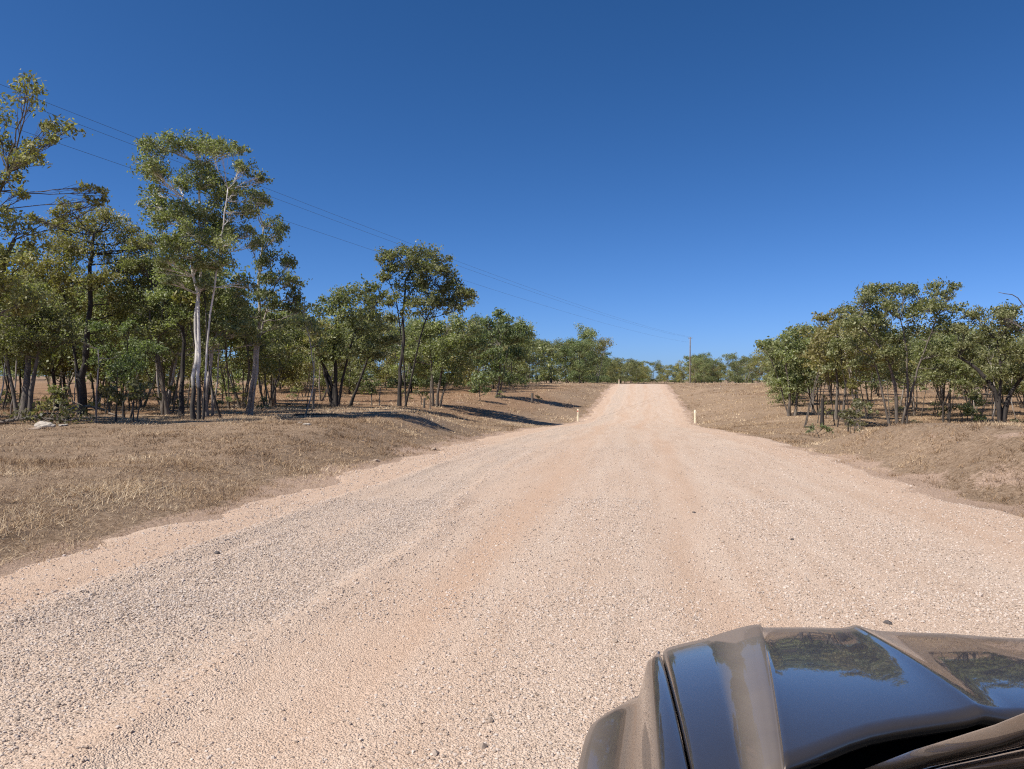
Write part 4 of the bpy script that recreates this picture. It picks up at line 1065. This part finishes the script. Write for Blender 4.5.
rock(307, 24.5, .11, 6, 'pale stone just down from the white one in the grass', PALE, (1.2, .8, .45))
rock(376, 20.5, .09, 7, 'tan stone at the lip of the verge above the road', TANR)
rock(434, 25.5, .12, 8, 'tan-grey stone on the verge beside the gravel edge', TANR)
rock(837, 29.5, .10, 9, 'pale stone on the side of the grassy bank', PALE, (1.2, .7, .5))
rock(832, 30, .08, 10, 'small pale stone beside a bigger one on the bank', PALE)
rock(925, 24.6, .16, 11, 'pale flat rock on the crown of the bank', PALE, (1.6, .8, .3))
rock(792, 9.4, .030, 12, 'blackish stone on the road between the bonnet and the bank', DARKR)
rock(694, 11.5, .032, 13, 'dark chip of stone near the middle of the road', DARKR)
def log(pts, rad, label, m, name='fallen_branch', cat='fallen branch', twigs=0, seed=0):
    P = np.array([G(px, d) + np.array([0, 0, h]) for px, d, h in pts]); r = np.random.default_rng(seed)
    base = P[0].copy(); tb = Tubes(); tb.add(P - base, np.linspace(rad, rad * .45, len(P)), 8)
    for k in range(twigs):
        i = int(r.integers(0, len(P) - 1)); s_ = P[i] * .5 + P[i + 1] * .5 - base; e = s_ + r.normal(size=3) * np.array([.6, .4, .25]) + (0, 0, .35)
        tb.add(curve(s_, e, r, 5), np.linspace(rad * .35, .005, 5), 5)
    o = tb.build(name, m); o.location = base; tag(o, label, cat); return o
log([(62, 28, .12), (75, 28.2, .42), (88, 28.6, .45), (104, 29, .3)], .07, 'bare grey fallen branch arched off the ground near the thick dark trunk', WOOD, twigs=3, seed=4)
log([(-8, 25, .1), (4, 25, .12), (14, 25.3, .1)], .06, 'short grey log end lying in the grass beside the fallen leafy branch', WOOD, name='log', cat='log')
log([(26, 26, .1), (45, 26.4, .3), (66, 27, .25)], .06, 'dark crooked fallen branch behind the cream rock', BARK_DARK, twigs=4, seed=6)
log([(853, 33, .06), (866, 33, .12), (880, 33.6, .06)], .05, 'pale bleached stick lying along the top of the bank', WOOD, twigs=1, seed=9)
# fallen leafy branch with big pale leaves
base = G(45, 25.3); r_ = np.random.default_rng(5)
root = empty('fallen_leafy_branch', base); tag(root, 'fallen gum branch with big dark and silvery leaves still on it, behind the cream rock', 'fallen branch')
tb = Tubes(); pts = []
for k in range(22):
    s_ = np.array([r_.uniform(-1.2, 1.2), r_.uniform(-.4, .4), .1]); e = s_ + np.array([r_.normal() * .5, r_.normal() * .3, r_.uniform(.1, .65) * (1 - abs(s_[0]) / 2.4)])
    tb.add(curve(s_, e, r_, 5), np.linspace(.02, .006, 5), 5); pts += [e + r_.normal(size=3) * .13 for _ in range(14)]
tb.add([(-1.5, 0, .1), (-.5, .1, .2), (.6, 0, .15), (1.5, .1, .1)], [.05, .045, .04, .02], 7)
tb.build('branch', BARK_GREY, root)
V, F = leaves(np.array(pts), .17, .10, 8, .2)
mesh_np('foliage', V, F, LEAF_PALE, root, True, {'var': np.repeat(r_.uniform(0, 1, len(pts)) ** 1.5, 4)})
# stumps and broken stems
def stump(px, d, H, rad, label, m, lean=.05, top=True):
    b_ = G(px, d); r = empty('stump', b_); tag(r, label, 'stump')
    tb = Tubes(); tb.add([(0, 0, -.1), (lean * .3, 0, H * .4), (lean, 0, H)], [rad * 1.25, rad, rad * .9], 9, False); tb.build('trunk', m, r)
    V = [(lean, 0, H + .02 * rad)] + [(lean + math.cos(a) * rad * .9, math.sin(a) * rad * .9, H + .05 * rad * math.sin(3 * a)) for a in np.linspace(0, 2 * np.pi, 9, endpoint=False)]
    mesh_py('broken_top', V, [(0, 1 + k, 1 + (k + 1) % 9) for k in range(9)], PALE, r, False)
rock(888, 5.97, .036, 14, 'dark grey rock just past the front edge of the bonnet', DARKR, (1, .7, .5))
stump(822, 50, 1.9, .12, 'burnt upright stump with a pale broken top, in front of the timber above the bank', BARK_DARK)
stump(313, 42, 1.2, .06, 'bleached thin broken stem standing in the open beside the wide-spreading gum', WOOD, .1)
stump(424, 58, .8, .09, 'short brown stump left of the three grey stems'.replace(' left of', ' next to'), BARK_GREY)
stump(430, 57, 2.2, .04, 'slim bleached dead stem rising just beside the three grey stems', WOOD, .05)
stump(379, 52, 1.3, .04, 'thin dead stick standing near the small round bush', WOOD, .1)
stump(532, 84, 1.1, .15, 'pale-topped old stump out on the red-brown slope', BARK_GREY)

# ------------------------------------------------------------------ undergrowth repeats
def small_proto(seed, H, leaf, nl):
    r = np.random.default_rng(seed)
    stems = [(np.array([[0, 0, -.05], [r.normal() * .05, r.normal() * .05, H * .4], [r.normal() * .15, r.normal() * .15, H * .8]]), .014 * H + .008, .006) for _ in range(2)]
    lobes = [(np.array([r.normal() * .22 * H, r.normal() * .22 * H, H * r.uniform(.35, .9)]), np.full(3, H * r.uniform(.14, .24))) for _ in range(nl)]
    T, V, F, lv = grow(stems, lobes, seed, leaf_l=.16, leaf_w=.075, lai=1.0, ncl=5)
    Vt = np.concatenate(T.V); Ft = [f if f[2] != f[3] else f[:3] for f in T.F]
    me = bpy.data.meshes.new('stem'); me.from_pydata([tuple(map(float, v)) for v in Vt], [], Ft); me.update(); me.materials.append(BARK_GREY)
    return me, mesh_np('foliage', V, F, leaf, None, True, {'var': lv}, link=False), H
SP_ = [small_proto(700 + k, h, l, n) for k, (h, l, n) in enumerate([(1.2, LEAF, 7), (1.0, LEAF_YEL, 6), (1.6, LEAF_DARK, 8), (.8, LEAF_PALE, 5)])]
def small_zone(n, pxr, dr, Hr, name, label, group, seed):
    r = np.random.default_rng(seed); k = 0
    while k < n:
        d = r.uniform(*dr); px = r.uniform(*pxr); x = (px - 512) / FPX * d
        if XL(d) - x < 6 and x - XR(d) < 6: continue
        me, mc, h0 = SP_[int(r.integers(0, 4))]; s_ = r.uniform(*Hr) / h0
        root = empty(name, (x, d, float(ground_z(x, d))), r.uniform(0, 6.28)); tag(root, label, name.replace('_', ' '), group); root.scale = (s_, s_, s_ * r.uniform(.8, 1.2))
        for nm, m in (('stem', me), ('foliage', mc)):
            o = bpy.data.objects.new(nm, m); col.objects.link(o); o.parent = root
        k += 1
small_zone(26, (-60, 300), (32, 60), (.5, 1.6), 'understory_shrub', 'low scraggly shrub among the trunks of the timber under the wires', 'shrubs in the timber under the wires', 801)
small_zone(16, (290, 560), (62, 130), (.5, 1.5), 'understory_shrub', 'small shrub dotted over the bare red-brown slope', 'shrubs on the bare slope', 802)
small_zone(22, (790, 1080), (46, 75), (.5, 1.5), 'understory_shrub', 'low scraggly shrub among the trunks of the timber above the bank', 'shrubs in the timber above the bank', 803)
r_ = np.random.default_rng(55)
for k in range(26):
    west = k < 15
    d = r_.uniform(31, 55) if west else r_.uniform(44, 60); px = r_.uniform(-40, 330) if west else r_.uniform(800, 1040)
    L = r_.uniform(.7, 2.6); a = r_.uniform(-.5, .5) + (0 if r_.uniform() < .7 else 1.2); b0 = G(px, d)
    P = np.array([[t * L * math.cos(a), t * L * math.sin(a), .05 + .10 * math.sin(3 * t + k)] for t in np.linspace(0, 1, 6)]); P[1:-1] += r_.normal(size=(4, 3)) * .04
    for q in P: q[2] += float(ground_z(b0[0] + q[0], b0[1] + q[1])) - b0[2]
    tb = Tubes(); tb.add(P, np.linspace(.05, .02, 6), 6); tb.add(curve(P[2], P[2] + np.array([.2, .3, .25]), r_, 4), [.02, .015, .01, .006], 5)
    o = tb.build('fallen_branch', WOOD if k % 3 else BARK_DARK); o.location = b0
    tag(o, 'small dead branch lying on the litter under the timber %s' % ('under the wires' if west else 'above the bank'), 'fallen branch', 'dead branches under the timber %s' % ('under the wires' if west else 'above the bank'))
